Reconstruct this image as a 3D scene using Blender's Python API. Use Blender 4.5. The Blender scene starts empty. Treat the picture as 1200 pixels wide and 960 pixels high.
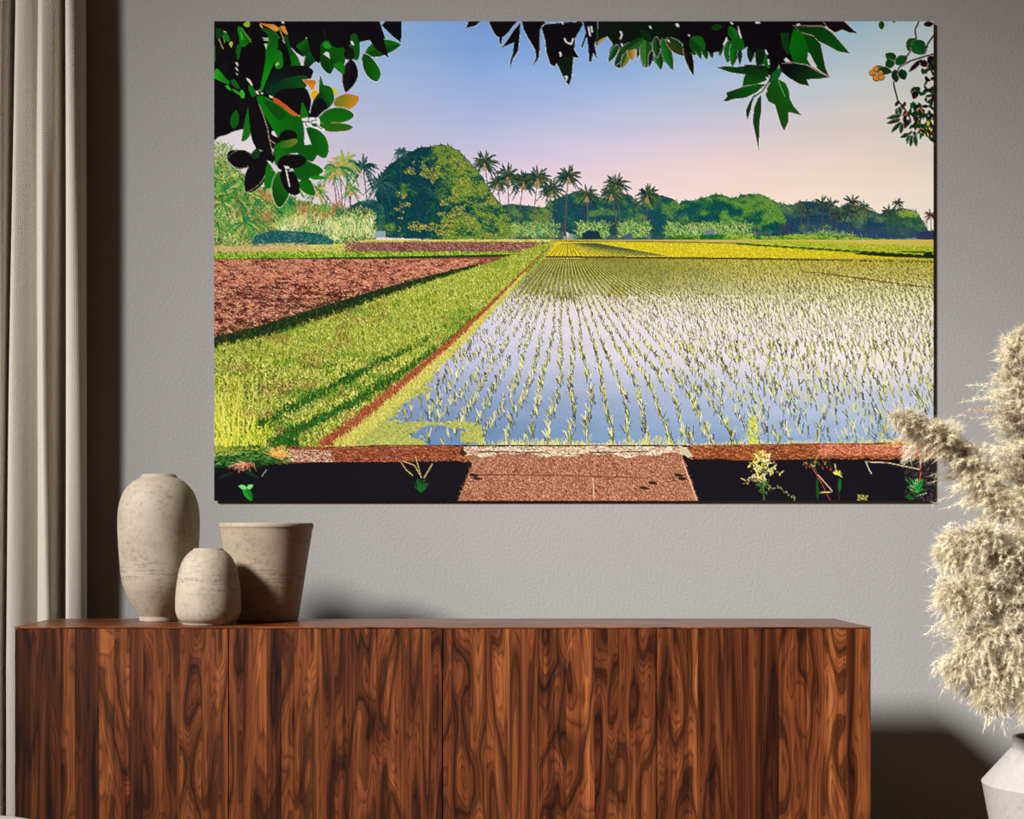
import bpy, bmesh, math, random
import numpy as np
from mathutils import Vector, Matrix

# ================= camera, light, exposure =================
scene = bpy.context.scene
scene.view_settings.view_transform = 'Standard'
scene.view_settings.look = 'None'
scene.view_settings.gamma = 1.0
scene.view_settings.use_curve_mapping = False
scene.view_settings.exposure = 0.0

FPX = 1736.0            # focal length in pixels of the 1200 px wide frame
VX, VY = 522.0, 621.0   # point the camera looks straight at
CAMZ, CAMY = 1.10, -4.93
cam_data = bpy.data.cameras.new('camera')
cam_data.sensor_width = 36.0
cam_data.lens = 36.0*FPX/1200.0
cam_data.shift_x = (600.0-VX)/1200.0
cam_data.shift_y = (VY-480.0)/1200.0
cam = bpy.data.objects.new('camera', cam_data)
scene.collection.objects.link(cam)
cam.location = (0, CAMY, CAMZ)
cam.rotation_euler = (math.pi/2, 0, 0)
scene.camera = cam

world = bpy.data.worlds.new('world'); scene.world = world
world.use_nodes = True
world.node_tree.nodes['Background'].inputs[0].default_value = (1.0, 0.52, 0.24, 1)
world.node_tree.nodes['Background'].inputs[1].default_value = 0.062

def aim(o, target):
    o.rotation_euler = (Vector(target)-o.location).to_track_quat('-Z', 'Y').to_euler()
ld = bpy.data.lights.new('daylight_lamp', 'SPOT')
ld.energy = 24000.0; ld.color = (1.0, 0.985, 0.965)
ld.shadow_soft_size = 1.30
ld.spot_size = math.radians(21); ld.spot_blend = 1.0
lamp = bpy.data.objects.new('daylight_lamp', ld); scene.collection.objects.link(lamp)
lamp.location = (-9.5, -9.0, 8.28)
aim(lamp, (1.66, 0.0, 0.24))

# ================= painter of the printed picture =================
# ---- the printed landscape, painted into an array (2 samples per photograph pixel) ----
PX0, PY0, PX1, PY1, SS = 251.0, 25.0, 1094.0, 587.0, 2
def paint_landscape():
    W = int((PX1-PX0)*SS); H = int((PY1-PY0)*SS)
    R = np.random.default_rng(7)
    C = np.zeros((H, W, 3), np.float32)
    yy, xx = np.mgrid[0:H, 0:W].astype(np.float32)
    xx = xx/SS + PX0 + .25; yy = yy/SS + PY0 + .25
    def noise(sx, sy, seed, oct=3):
        r = np.random.default_rng(seed); out = 0; amp = 1; tot = 0
        for o in range(oct):
            nx = int((PX1-PX0)/sx)+3; ny = int((PY1-PY0)/sy)+3
            g = r.random((ny, nx)).astype(np.float32)
            u = (xx-PX0)/sx; v = (yy-PY0)/sy
            i = u.astype(int); j = v.astype(int); fu = u-i; fv = v-j
            fu = fu*fu*(3-2*fu); fv = fv*fv*(3-2*fv)
            n = (g[j,i]*(1-fu)+g[j,i+1]*fu)*(1-fv)+(g[j+1,i]*(1-fu)+g[j+1,i+1]*fu)*fv
            out = out+n*amp; tot += amp; amp *= .5; sx = max(sx/2, .5); sy = max(sy/2, .5)
        return out/tot
    def put(mask, col, a=1.0):
        m = mask*a if mask.dtype != bool else mask.astype(np.float32)*a
        C[:] = C*(1-m[...,None]) + np.asarray(col, np.float32)*m[...,None]
    def poly(pts, col, a=1.0, o=None, shade=None):
        """fill a polygon; pts in photograph pixels, or in zoom pixels with o=(ox, oy, scale)"""
        P = np.array(pts, float)
        if o: P = P/o[2] + np.array(o[:2])
        x0 = max(int((P[:,0].min()-PX0)*SS)-1, 0); x1 = min(int((P[:,0].max()-PX0)*SS)+2, W)
        y0 = max(int((P[:,1].min()-PY0)*SS)-1, 0); y1 = min(int((P[:,1].max()-PY0)*SS)+2, H)
        if x1 <= x0 or y1 <= y0: return
        X = xx[y0:y1, x0:x1]; Y = yy[y0:y1, x0:x1]
        ins = np.zeros(X.shape, bool); n = len(P)
        for k in range(n):
            ax, ay = P[k]; bx, by = P[(k+1) % n]
            if ay == by: continue
            ins ^= ((ay > Y) != (by > Y)) & (X < (bx-ax)*(Y-ay)/(by-ay)+ax)
        c = np.asarray(col, np.float32)
        if shade is not None:
            c2, (gx, gy) = shade      # second colour along a direction
            L = math.hypot(gx, gy); t = (X-P[:,0].mean())*gx/L+(Y-P[:,1].mean())*gy/L
            t = np.clip(t/max(np.ptp(P[:,0]), np.ptp(P[:,1]))*2+.5, 0, 1)[...,None]
            c = c*(1-t)+np.asarray(c2, np.float32)*t
        B = C[y0:y1, x0:x1]; m = ins[...,None]*a
        B[:] = B*(1-m)+c*m
    def smooth(pts, sub=5):
        P = np.array(pts, float); n = len(P); out = []
        for k in range(n):
            p0, p1, p2, p3 = P[(k-1)%n], P[k], P[(k+1)%n], P[(k+2)%n]
            for s in range(sub):
                t = s/sub
                out.append(.5*(2*p1+(p2-p0)*t+(2*p0-5*p1+4*p2-p3)*t*t+(3*p1-p0-3*p2+p3)*t**3))
        return out
    def leaf(b, t, w, col, col2=None, bend=0, o=None, rim=None, fat=.5, vein=None):
        b = np.array(b, float); t = np.array(t, float)
        if o: b = b/o[2]+np.array(o[:2]); t = t/o[2]+np.array(o[:2]); w = w/o[2]
        d = t-b; L = math.hypot(*d); n = np.array([-d[1], d[0]])/max(L, 1e-6)
        S = np.linspace(0, 1, 14)
        mid = [b+d*s+n*bend*L*math.sin(math.pi*s) for s in S]
        ww = [w*.5*(math.sin(math.pi*s**(.7/(.5+.5*fat) if fat < .5 else .85))**.8 if 0 < s < 1 else 0) for s in S]
        l = [m+n*q for m, q in zip(mid, ww)]; r = [m-n*q for m, q in zip(mid, ww)]
        if rim is not None:
            l2 = [m+n*(q+.4) for m, q in zip(mid, ww)]; r2 = [m-n*(q+.4) for m, q in zip(mid, ww)]
            poly(l2+r2[::-1], rim)
        poly(l+r[::-1], col)
        if col2 is not None: poly(l+mid[::-1], col2)
        if vein is not None: stroke([mid[i] for i in (0, 4, 8, 12)], vein, .5)
    def stroke(pts, col, w=1.0):
        P = np.array(pts, float)
        for a, b in zip(P[:-1], P[1:]):
            d = b-a; L = max(math.hypot(*d), 1e-6); n = np.array([-d[1], d[0]])/L*w*.5
            poly([a+n, b+n, b-n, a-n], col)
    def dabs(x, y, dx, dy, col, w=1, M=None, curve=None):
        """thousands of short straight strokes at once: arrays of starts, vectors and colours"""
        x = np.asarray(x, np.float32); y = np.asarray(y, np.float32)
        L = np.hypot(dx, dy).max()*SS
        M = M or max(int(L*1.3)+1, 2)
        t = np.linspace(0, 1, M)[:,None]
        X = x+t*dx; Y = y+t*dy
        if curve is not None: X = X+curve*t*t
        ix = ((X-PX0)*SS).astype(int); iy = ((Y-PY0)*SS).astype(int)
        col = np.broadcast_to(np.asarray(col, np.float32), (len(x), 3))
        for k in range(M):
            for a in range(w):
                jx = ix[k]+a; ok = (jx >= 0) & (jx < W) & (iy[k] >= 0) & (iy[k] < H)
                C[iy[k][ok], jx[ok]] = col[ok]
    def pick(n, cols, jit=12):
        cols = np.array(cols, np.float32)
        return np.clip(cols[R.integers(0, len(cols), n)]+R.normal(0, jit, (n, 1)), 0, 255)
    def interp(y, ks, vs): return np.interp(y, ks, vs)

    # ---------------- sky
    gx = [251, 420, 560, 700, 850, 1000, 1094]; gy = [25, 90, 150, 200, 250, 290]
    G = np.array([
     [(185,215,240),(165,200,240),(135,178,243),(137,182,245),(150,200,250),(185,226,246),(215,240,246)],
     [(205,215,238),(180,203,238),(158,188,240),(165,198,246),(190,216,248),(222,235,243),(238,241,240)],
     [(225,222,238),(196,200,228),(188,196,232),(205,208,238),(222,218,234),(242,232,228),(246,238,230)],
     [(232,218,228),(212,202,220),(214,203,224),(232,214,226),(245,222,220),(250,234,222),(250,238,226)],
     [(235,215,218),(225,208,215),(232,212,220),(246,222,220),(252,228,214),(253,238,220),(252,240,226)],
     [(235,215,215),(228,212,215),(238,216,216),(248,226,216),(252,232,215),(252,240,222),(252,240,226)]], np.float32)
    u = np.interp(xx[0], gx, range(7)); i = np.minimum(u.astype(int), 5); fu = (u-i)[None,:,None]
    v = np.interp(yy[:,0], gy, range(6)); j = np.minimum(v.astype(int), 4); fv = (v-j)[:,None,None]
    C[:] = (G[j][:,i]*(1-fu)+G[j][:,i+1]*fu)*(1-fv)+(G[j+1][:,i]*(1-fu)+G[j+1][:,i+1]*fu)*fv
    C += ((noise(120, 18, 3)-.5)*9)[...,None]

    # ---------------- trees
    nf = noise(13, 8, 77, 3); nf = (nf-nf.mean())/nf.std()
    def fld(X, Y): return nf[np.clip(((Y-PY0)*SS).astype(int),0,H-1), np.clip(((X-PX0)*SS).astype(int),0,W-1)]
    def crown(pts, dark, mid, lit, ldir=(1,-1), n=None, seed=1, size=2.2, litp=.35, split=None):
        """a foliage mass: dark fill, then clumps of leaf dabs lit from one side"""
        P = np.array(smooth(pts, 4)); P = P+np.random.default_rng(seed).normal(0, .7, P.shape)
        x0, y0 = P.min(0); x1, y1 = P.max(0)
        poly(P, dark)
        r = np.random.default_rng(seed)
        area = (x1-x0)*(y1-y0); n = n or int(area*1.6)
        X = r.uniform(x0-2, x1+2, n); Y = r.uniform(y0-2, y1+1, n)
        ins = np.zeros(n, bool); m = len(P)
        for k in range(m):
            ax, ay = P[k]; bx, by = P[(k+1)%m]
            if ay == by: continue
            ins ^= ((ay > Y) != (by > Y)) & (X < (bx-ax)*(Y-ay)/(by-ay)+ax)
        X = X[ins]; Y = Y[ins]; n = len(X)
        nc = max(int(area/150), 4)                     # clumps
        cx = r.uniform(x0, x1, nc); cy = r.uniform(y0, y1, nc); cr = r.uniform(5, 12, nc)
        d = np.hypot(X[:,None]-cx, (Y[:,None]-cy)*1.2); k = d.argmin(1)
        nx = (X-cx[k])/cr[k]; ny = (Y-cy[k])/cr[k]
        L = (nx*ldir[0]+ny*ldir[1])*.5
        gl = ((X-(x0+x1)/2)/(x1-x0)*ldir[0]+(Y-(y0+y1)/2)/(y1-y0)*ldir[1])
        if split is not None: gl = np.clip((X-split(Y))/14, -.75, .62)
        val = L*.45+gl*.9+r.normal(0, .16, n)+(litp-.5)+fld(X, Y)*.42
        dark = np.array(dark, np.float32); mid = np.array(mid, np.float32); lit = np.array(lit, np.float32)
        t = np.clip(val+.5, 0, 1)[:,None]
        col = np.where(t < .5, dark*(1-t*2)+mid*t*2, mid*(2-t*2)+lit*(t*2-1))+r.normal(0, 9, (n,1))
        a = r.uniform(0, 6.28, n)
        dabs(X, Y, np.cos(a)*size*.6, np.abs(np.sin(a))*size*.6, np.clip(col,0,255), w=2)
        e = P[r.integers(0, m, m*3)]; a = r.uniform(0, 6.28, len(e))
        dabs(e[:,0], e[:,1], np.cos(a)*size, np.sin(a)*size, dark*.6+mid*.4, w=1)
    def palm(cx, cy, r_, base, cols, trunk=(70,75,70), n=15, seed=0, tw=1.4, droop=.5, skirt=None):
        rr = np.random.default_rng(seed)
        bx, by = base
        stroke([(cx, cy), ((cx+bx)/2+(bx-cx)*.1, (cy+by)/2), (bx, by)], trunk, tw)
        if skirt is not None:
            m = 60; a = rr.uniform(.15*math.pi, .85*math.pi, m)
            dabs(np.full(m, cx)+rr.normal(0, 1, m), np.full(m, cy), np.cos(a)*r_*.5, np.sin(a)*r_*.6, pickr(rr, m, skirt), w=1)
        for k in range(n):
            a = math.pi*(1.30-1.60*(k+rr.uniform(-.45,.45))/(n-1)) if n > 1 else 0
            L = r_*rr.uniform(.75, 1.15)
            col = np.array(cols[rr.integers(0, len(cols))], float)+rr.normal(0, 8)
            S = np.linspace(0, 1, 9)
            dxx = np.cos(a)*L; dyy = -np.sin(a)*L
            fx = cx+dxx*S; fy = cy+dyy*S+droop*L*S**2.2*(.5+.5*abs(math.cos(a)))
            stroke(list(zip(fx, fy)), np.clip(col*.8,0,255), .9)
            m = int(L*3.6)+6; s = rr.uniform(.12, 1, m)
            X = np.interp(s, S, fx); Y = np.interp(s, S, fy)
            ll = r_*.15*np.sin(np.pi*(s*.85+.12)); 
            side = rr.choice([-1,1], m)*.45
            dabs(X, Y, ll*(side+.25*np.cos(a)), ll*rr.uniform(.35,1.0,m), np.clip(col+rr.normal(0,14,(m,1)),0,255), w=1)
    def pickr(rr, m, cols):
        cols = np.array(cols, np.float32); return np.clip(cols[rr.integers(0,len(cols),m)]+rr.normal(0,12,(m,1)),0,255)
    # pale haze and bright gaps under the far canopy
    put(((yy > 258) & (yy < 284) & (xx < 1086)), (228,214,208), .75)
    for k in range(90):
        x = R.uniform(560, 925); poly([(x-6,282),(x-5,266),(x+R.uniform(2,9),R.uniform(262,268)),(x+8,282)], (40,76,74), .5)
    teal = (28,72,82); teal2 = (30,84,84); dkg = (34,78,70); olive = (92,120,58); lit = (150,158,66)
    # far right ridge
    crown([(905,240),(925,240),(950,235),(975,243),(1000,240),(1030,250),(1045,245),(1062,246),(1075,252),(1084,268),(1084,278),(920,278),(905,262)],
          (32,62,84), (44,88,86), (95,125,78), seed=21, litp=.28)
    crown([(1040,252),(1060,246),(1074,250),(1084,272),(1060,276),(1040,270)], (40,84,66), (80,120,60), (140,165,75), seed=22, litp=.6)
    put((yy < 282)*np.clip((yy-256)/16,0,1)*np.clip((xx-915)/30,0,1)*np.clip((1088-xx)/6,0,1), (52,76,108), .55)
    poly([(1074,280),(1074,272),(1094,270),(1094,282)], (45,60,90))
    for k, (px, py, r_) in enumerate([(938,242,9),(946,246,9),(963,238,13),(974,240,12),(998,237,13),(1012,243,11),(1040,247,9),(1052,238,8),(1090,252,9),(994,248,12),(980,250,10)]):
        palm(px, py, r_, (px+1, 274), [(30,60,60),(50,80,60),(70,70,50)] if k != 8 else [(60,50,45),(110,60,50)], seed=40+k, n=11, tw=1.0, droop=.45)
    # middle right mass
    crown([(795,240),(815,234),(840,228),(858,232),(872,228),(895,230),(912,240),(920,256),(912,272),(870,270),(830,268),(800,262)],
          (14,72,74), (30,92,58), (96,142,56), seed=23, litp=.42)
    crown([(752,240),(775,230),(795,238),(806,252),(800,272),(757,272)], (20,70,78), (28,88,72), (90,130,60), seed=24, litp=.4)
    # mid canopy behind the palms
    crown([(640,240),(655,232),(672,225),(690,226),(705,232),(735,228),(750,240),(757,260),(750,274),(690,274),(650,268),(634,262)],
          (26,66,78), (26,84,76), (88,122,64), seed=25, litp=.32)
    crown([(560,262),(575,244),(600,240),(640,244),(645,256),(640,268),(600,268),(575,272)], (30,72,70), (50,92,64), (100,130,60), seed=26, litp=.35)
    # trunks under them
    for k in range(46):
        x = R.uniform(600, 925); stroke([(x, 262), (x+R.uniform(-1.5,1.5), 277)], (70,60,60), R.uniform(.5, 1.3))
    tp = [(18,50,50),(28,66,56),(46,78,50),(76,86,52)]; sk = [(150,130,90),(110,100,60),(180,150,110)]
    for k, (px, py, r_, bx) in enumerate([(568,190,18,577),(595,206,19,597),(614,212,18,606),(630,208,19,624),(646,222,17,642),(666,206,17,662),(688,228,15,689),(722,216,18,728),(716,226,15,724),(759,228,17,757),(583,214,14,590)]):
        palm(px, py, r_, (bx, 277), tp, seed=60+k, n=19, skirt=sk, tw=1.1, droop=.42, trunk=(90,84,78))
    # big tree
    crown([(440,225),(448,205),(462,190),(485,176),(505,171),(525,171),(541,180),(552,192),(566,208),(578,228),(590,245),(600,262),(598,278),(445,278),(436,262),(443,245)],
          (10,58,66), (16,76,62), (112,140,52), seed=27, split=lambda Y: np.interp(Y, [170,185,205,225,245,278], [503,506,515,512,535,505])+R.normal(0, 5, np.shape(Y)), litp=.5, n=26000)
    n = 9000; X = R.uniform(462, 592, n); Y = R.uniform(174, 276, n)
    pm = noise(17, 11, 91, 3); pq = pm[((Y-PY0)*SS).astype(int), ((X-PX0)*SS).astype(int)]
    edge_l = np.interp(Y, [174,190,225,276], [495,468,446,440]); edge_r = np.interp(Y, [174,190,208,245,276], [520,545,562,586,594])
    lim = np.interp(X, [455,500,515,600], [.66,.62,.52,.50])
    k = (pq > lim) & (X < edge_r) & (X > edge_l+8) & (Y > 176)
    dabs(X[k], Y[k], R.uniform(-1,1,k.sum()), R.uniform(0,1.2,k.sum()), pick(k.sum(), [(108,130,48),(140,150,60),(80,110,46),(60,100,50),(165,150,72),(186,176,90)]), w=2)
    k = (pq < .40) & (X < edge_r-4) & (X > 500) & (Y > 182)
    dabs(X[k], Y[k], R.uniform(-1,1,k.sum()), R.uniform(0,1.2,k.sum()), pick(k.sum(), [(16,66,58),(30,80,52),(24,74,60)]), w=2)
    # left: dark palms, hedge
    for k, (px, py, r_, bx) in enumerate([(470,178,10,470),(447,214,19,449),(426,196,20,432)]):
        palm(px, py, r_, (bx, 262), [(22,70,78),(30,84,80),(50,92,74)], seed=80+k, n=17, tw=1.3, droop=.6, trunk=(45,70,80))
    crown([(408,246),(425,236),(445,238),(450,262),(440,280),(405,280)], (18,66,76), (22,80,76), (70,110,66), seed=28, litp=.25)
    put((xx > 436) & (xx < 452) & (yy > 271) & (yy < 279), (190,200,215), .7)
    gp = [(60,140,70),(110,160,70),(150,175,80),(40,110,80),(180,170,100)]; sk2 = [(214,150,110),(190,120,80),(230,190,140)]
    for k, (px, py, r_, bx) in enumerate([(404,190,21,412),(390,200,16,396),(412,222,12,410),(398,196,20,402),(268,185,20,272),(256,205,18,258),(372,222,15,380)]):
        palm(px, py, r_, (bx, 254), gp, seed=90+k, n=17, skirt=sk2, tw=1.3, droop=.6, trunk=(90,80,100) if k < 4 else (190,150,120))
    for (a, b) in [((408,205),(403,250)),((392,205),(402,250)),((385,230),(378,256)),((366,232),(364,256)),((372,240),(380,252)),((418,240),(428,262))]:
        stroke([a, b], (80,70,90), 1.0)
    # sunlit left shrubs
    crown([(251,205),(262,190),(280,200),(300,215),(330,222),(345,232),(372,240),(392,250),(404,262),(404,288),(251,292)],
          (30,110,66), (98,160,60), (205,212,110), seed=29, litp=.62, n=9000, ldir=(.3,-1))
    n = 3600; X = R.uniform(251, 438, n); Y = 246+R.random(n)*41+np.where(X>400, 2, 0)
    a = R.uniform(-2.6, -.5, n); L = R.uniform(4, 9, n)
    o_ = Y.argsort(); X = X[o_]; Y = Y[o_]
    dabs(X, Y, np.cos(a)*L, np.sin(a)*L, pick(n, [(200,214,120),(150,180,80),(90,140,60),(30,96,60),(225,225,150),(110,130,70),(170,120,84),(20,76,50),(50,110,60)]), w=1)
    for k in range(60):
        x = R.uniform(251, 400); y = R.uniform(225+max(0,(x-300))*.2, 284); m__ = 46; a = R.uniform(-3.0, -.1, m__); L = R.uniform(4, 12, m__); ck = [[(28,96,60),(50,130,66)],[(196,210,110),(226,226,160)],[(60,140,60),(110,170,70)],[(150,110,70),(190,150,100)]][k % 4]
        dabs(x+R.normal(0,4,m__), y+R.normal(0,3,m__), np.cos(a)*L*.8, np.sin(a)*L, pick(m__, ck), w=1)
    for k in range(10): palm(R.uniform(252,330), R.uniform(215,262), R.uniform(12,20), (R.uniform(255,330),286), [(90,150,60),(160,180,90),(50,120,70)], seed=200+k, n=13, tw=.8, droop=.7, trunk=(150,120,80))
    n = 500; X = R.uniform(330, 438, n); a = R.uniform(-2.4,-.7,n); L = R.uniform(5,13,n); dabs(X, 266+R.uniform(-6,14,n), np.cos(a)*L*.6, np.sin(a)*L, pick(n, [(206,216,140),(120,170,90),(230,226,180)]), w=1)
    poly([(292,290),(300,276),(320,270),(350,271),(376,274),(392,282),(390,288)], (30,88,88))
    n = 300; dabs(R.uniform(296,390,n), R.uniform(268,288,n), R.uniform(-3,3,n), R.uniform(-4,0,n), pick(n, [(60,140,80),(40,110,90),(90,120,120),(30,70,80),(110,150,150)]), w=1)
    # low plants in front of the tree line
    n = 2600; X = R.uniform(600, 880, n); Y = R.uniform(263, 279, n); a = R.uniform(-2.9, -.3, n); L = R.uniform(2, 7, n)
    m_ = (noise(26, 400, 9)[200, np.clip(((X-PX0)*SS).astype(int), 0, W-1)] > .46); X, Y, a, L = X[m_], Y[m_], a[m_], L[m_]
    dabs(X, Y, np.cos(a)*L, np.sin(a)*L, pick(len(X), [(70,130,70),(120,165,80),(165,190,100),(50,100,70),(195,205,120)]), w=1)
    n = 420; X = R.normal(968, 16, n); dabs(X, 277-np.abs(R.normal(0,4,n))*np.clip(1-np.abs(X-968)/40,.2,1), R.uniform(-2,2,n), R.uniform(-3,0,n), pick(n, [(110,150,80),(70,120,70),(160,180,110)]), w=1)
    poly([(682,274),(690,270),(702,271),(704,280),(682,280)], (24,48,62)); poly([(732,276),(740,273),(741,280),(731,280)], (70,90,120))
    poly([(826,272),(836,269),(838,276),(826,276)], (110,120,150))
    stroke([(649,262),(649,281)], (150,140,120), 1.1)
    crown([(790,276),(850,274),(900,276),(960,276),(1030,280),(1094,285),(1094,291),(1040,288),(960,286),(880,284),(790,282)], (28,92,36), (84,140,44), (150,180,60), seed=30, litp=.4, size=1.6)

    # ---------------- fields beyond
    put((yy > np.interp(xx, [251,300,400,430,648], [289,289,286,281,280.5])) & (xx < 648), (206,200,110))
    def texture(mask_fn, y0, y1, x0, x1, n, cols, lx, ly, jit=14, w=1, grow=None):
        X = R.uniform(x0, x1, n); Y = R.uniform(y0, y1, n); ok = mask_fn(X, Y); X, Y = X[ok], Y[ok]
        o = Y.argsort(); X, Y = X[o], Y[o]; m = len(X)
        g = 1.0 if grow is None else grow(Y)
        dabs(X, Y, R.normal(0, 1, m)*lx*g, -np.abs(R.normal(.7, .4, m))*ly*g, pick(m, cols, jit), w=w)
    texture(lambda X, Y: Y > np.interp(X, [251,300,400,430,648], [290,290,287,282,281.5]), 280, 306, 251, 650, 6000, [(196,200,90),(150,172,60),(214,206,130),(190,160,110),(96,130,40)], 2, 1.4)
    poly([(251,291),(300,289),(340,287),(330,294),(251,300)], (206,172,130))
    texture(lambda X, Y: (Y > 288-(X-251)*.03)&(Y < 299-(X-251)*.06), 284, 300, 251, 360, 1400, [(214,184,140),(190,150,110),(170,190,90)], 2, .8)
    # second brown field
    f2 = [(408,289),(440,285),(480,283.5),(560,283.5),(641,284),(638,292),(630,297),(560,295.5),(470,296),(420,294)]
    poly(f2, (128,86,76))
    texture(lambda X, Y: (Y > 284)&(Y < 296), 284, 296, 405, 632, 5000, [(150,100,88),(100,60,58),(190,140,120),(120,80,70),(80,48,48)], 1.6, .8)
    # grass bank and its dark foot
    poly([(251,300),(330,297),(420,297),(500,297),(560,296),(604,298),(596,301),(480,302.5),(251,306)], (140,190,40))
    texture(lambda X, Y: (Y > 296)&(Y < 303), 296, 304, 251, 610, 4000, [(110,160,34),(170,196,60),(66,120,30),(196,200,90),(40,84,24)], 1.4, 2)
    poly([(251,303),(330,302.5),(440,301),(520,299.5),(604,298),(590,301.5),(500,303),(400,304.5),(251,305.5)], (22,56,20))
    # ploughed field
    poly([(251,305),(400,304.5),(596,301),(560,314),(500,333),(440,352),(380,372),(251,412)], (138,74,62))
    def inb(X, Y): return (Y > 304) & (Y < np.interp(X, [251,300,380,440,500,560,600], [395,383,358,340,324,310,300]))
    g = lambda Y: .5+np.clip((Y-304)/60, 0, 1.6)
    texture(inb, 304, 400, 251, 600, 40000, [(172,104,84),(112,56,48),(200,138,112),(66,28,28),(140,78,60),(46,20,22),(226,172,144),(88,40,38)], 1.7, 1.1, grow=g)
    texture(inb, 304, 335, 251, 560, 9000, [(214,150,120),(190,124,98),(150,90,72)], 1.6, .7)
    pn = noise(7, 2.6, 55, 3); n = 26000; X = R.uniform(251, 600, n); Y = R.uniform(305, 400, n); ok = inb(X, Y); X, Y = X[ok], Y[ok]
    q = pn[((Y-PY0)*SS).astype(int), ((X-PX0)*SS).astype(int)]; k = q < .40; g2 = g(Y[k])
    dabs(X[k], Y[k], R.normal(0,1.6,k.sum())*g2, R.normal(0,.5,k.sum())*g2, pick(k.sum(), [(52,20,22),(80,36,32),(36,14,18)]), w=1)
    k = q > .62; g2 = g(Y[k]); dabs(X[k], Y[k], R.normal(0,1.6,k.sum())*g2, R.normal(0,.5,k.sum())*g2, pick(k.sum(), [(214,156,122),(196,128,96),(230,176,140)]), w=1)
    # dark green bank edge
    poly([(251,395),(300,383),(380,358),(440,340),(500,324),(560,309),(560,314),(500,334),(440,354),(380,376),(320,395),(251,412)], (26,44,22))
    texture(lambda X, Y: (Y > np.interp(X, [251,380,500,600], [388,352,322,300]))&(Y < np.interp(X, [251,380,500,600], [412,376,334,302])), 300, 412, 251, 600, 5200,
            [(24,50,20),(50,80,28),(16,30,16),(80,100,40),(60,40,30)], 1.4, 3)

    # ---------------- water
    wy = [300, 330, 370, 420, 470, 525]
    wl = [(150,146,96),(190,186,170),(204,200,214),(182,184,208),(128,146,176),(98,128,162)]
    wr = [(206,188,96),(226,218,160),(238,228,214),(232,222,220),(182,190,208),(138,162,192)]
    t = np.clip((xx-560)/470, 0, 1)[...,None]
    A = np.stack([np.interp(yy[:,0], wy, [c[k] for c in wl]) for k in range(3)], -1)[:,None,:]
    B = np.stack([np.interp(yy[:,0], wy, [c[k] for c in wr]) for k in range(3)], -1)[:,None,:]
    wcol = A*(1-t)+B*t
    Cn = (R.normal(0, 6, (H, W))+(noise(60, 14, 5)-.5)*16)[...,None]
    wm = ((yy > 281) & (xx > 380))
    pad_left = np.interp(yy, [281,300,350,400,450,500,525], [648,636,588,538,480,415,380])
    wm &= xx > pad_left
    C[wm] = (wcol+Cn)[wm]

    # rows of rice
    def rowx(i, y):
        vx = np.interp(y, [283,300,330,340,390,430,470,515,560], [660,668,672,676,692,701,711,714,716])
        return vx+i*(y-281.5)*.1035
    def hsh(i): return (math.sin(i*12.9898)*43758.5453) % 1.0
    tufts = []
    y = 283.2
    ys = []
    while y < 524:
        ys.append(y); y += max(.9, ((y-279)/240.)**1.2*5.6)
    for y in ys:
        lim = int((1100-660)/((y-281.5)*.1035))+1; lim = min(lim, 260)
        I = np.arange(-60, lim)
        s = (y-281.5)*.1035
        wob = np.array([math.sin(y*.045*(1+hsh(i+.3)*.6)+hsh(i)*6.28) for i in I])*.15*s*(1+np.clip((I-6)*.03, 0, .5))
        X = rowx(I, y)+wob+R.normal(0, .06 , len(I))*s*(1+np.clip(I*.04, 0, 1.5))
        Y = y+R.normal(0, 1, len(I))*.3*((y-281)/240*9)
        pl = np.interp(y, [281,300,350,400,450,500,525], [652,640,594,546,492,430,400])
        ok = (X > pl) & (X < 1095)
        drop = R.random(len(I)) > np.where(X > 760+ (y-400)*.0, .06, .03)+np.where((y > 410)&(X > 860), .12, 0)+np.where((X < pl+90)&(y>380), .12, 0)
        ok &= drop
        for a, b, i in zip(X[ok], Y[ok], I[ok]): tufts.append((a, b, i))
    T = np.array(tufts); T = T[T[:,1].argsort()]
    hgt = np.clip((T[:,1]-281)*.046, 1.4, 12)*np.where(T[:,0] > 800, 1.2, 1.0)
    # reflections and dark feet first, then blades, back to front in bands
    band = 6
    yel = lambda Y, X: np.clip((345-Y)/50, 0, 1)
    def blades(Tb, hb):
        n = len(Tb)
        if n == 0: return
        far = np.clip((330-Tb[:,1])/30, 0, 1)[:,None]
        # dark reflection
        for q in range(2):
            dk = np.array((92,96,70), np.float32)*(1-far)+np.array((116,110,44), np.float32)*far
            k = R.random(n) < .85
            dabs((Tb[:,0]+R.normal(0,.1,n)*hb+.6)[k], Tb[:,1][k], (R.normal(.05,.10,n)*hb)[k], (hb*R.uniform(.3,.75,n))[k], (dk+R.normal(0,14,(n,1)))[k], w=1 if Tb[0,1] < 440 else 2)
        near = Tb[:,1] > 360
        right = np.clip((Tb[:,0]-760)/200, 0, 1)[:,None]
        reps = 4 if Tb[0,1] > 400 else (3 if Tb[0,1] > 320 else 1)
        for q in range(reps):
            c1 = pick(n, [(186,184,104),(150,156,78),(206,202,128),(120,130,62),(214,208,150)], 14)
            c2 = pick(n, [(214,196,60),(180,170,50),(226,208,80)], 12)
            col = c1*(1-far)+c2*far
            col = np.where(R.random((n,1)) < .26, col*.36, col)
            ln = R.normal(-.10, .22, n)
            dabs(Tb[:,0]+R.normal(0,.10,n)*hb, Tb[:,1]+R.uniform(-.3,.15,n)*hb, ln*hb, -hb*R.uniform(.5,1.0,n), col, w=2 if Tb[0,1] > 400 else 1)
    for b0 in np.arange(282, 526, 4):
        k = (T[:,1] >= b0) & (T[:,1] < b0+4); blades(T[k], hgt[k])
    # far bright paddy and the bund that crosses it
    poly([(652,283),(760,283.5),(860,284.5),(900,287),(960,291),(1040,297),(1094,303),(1094,304),(900,302),(700,300),(640,300)], (214,196,36), .75)
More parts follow.
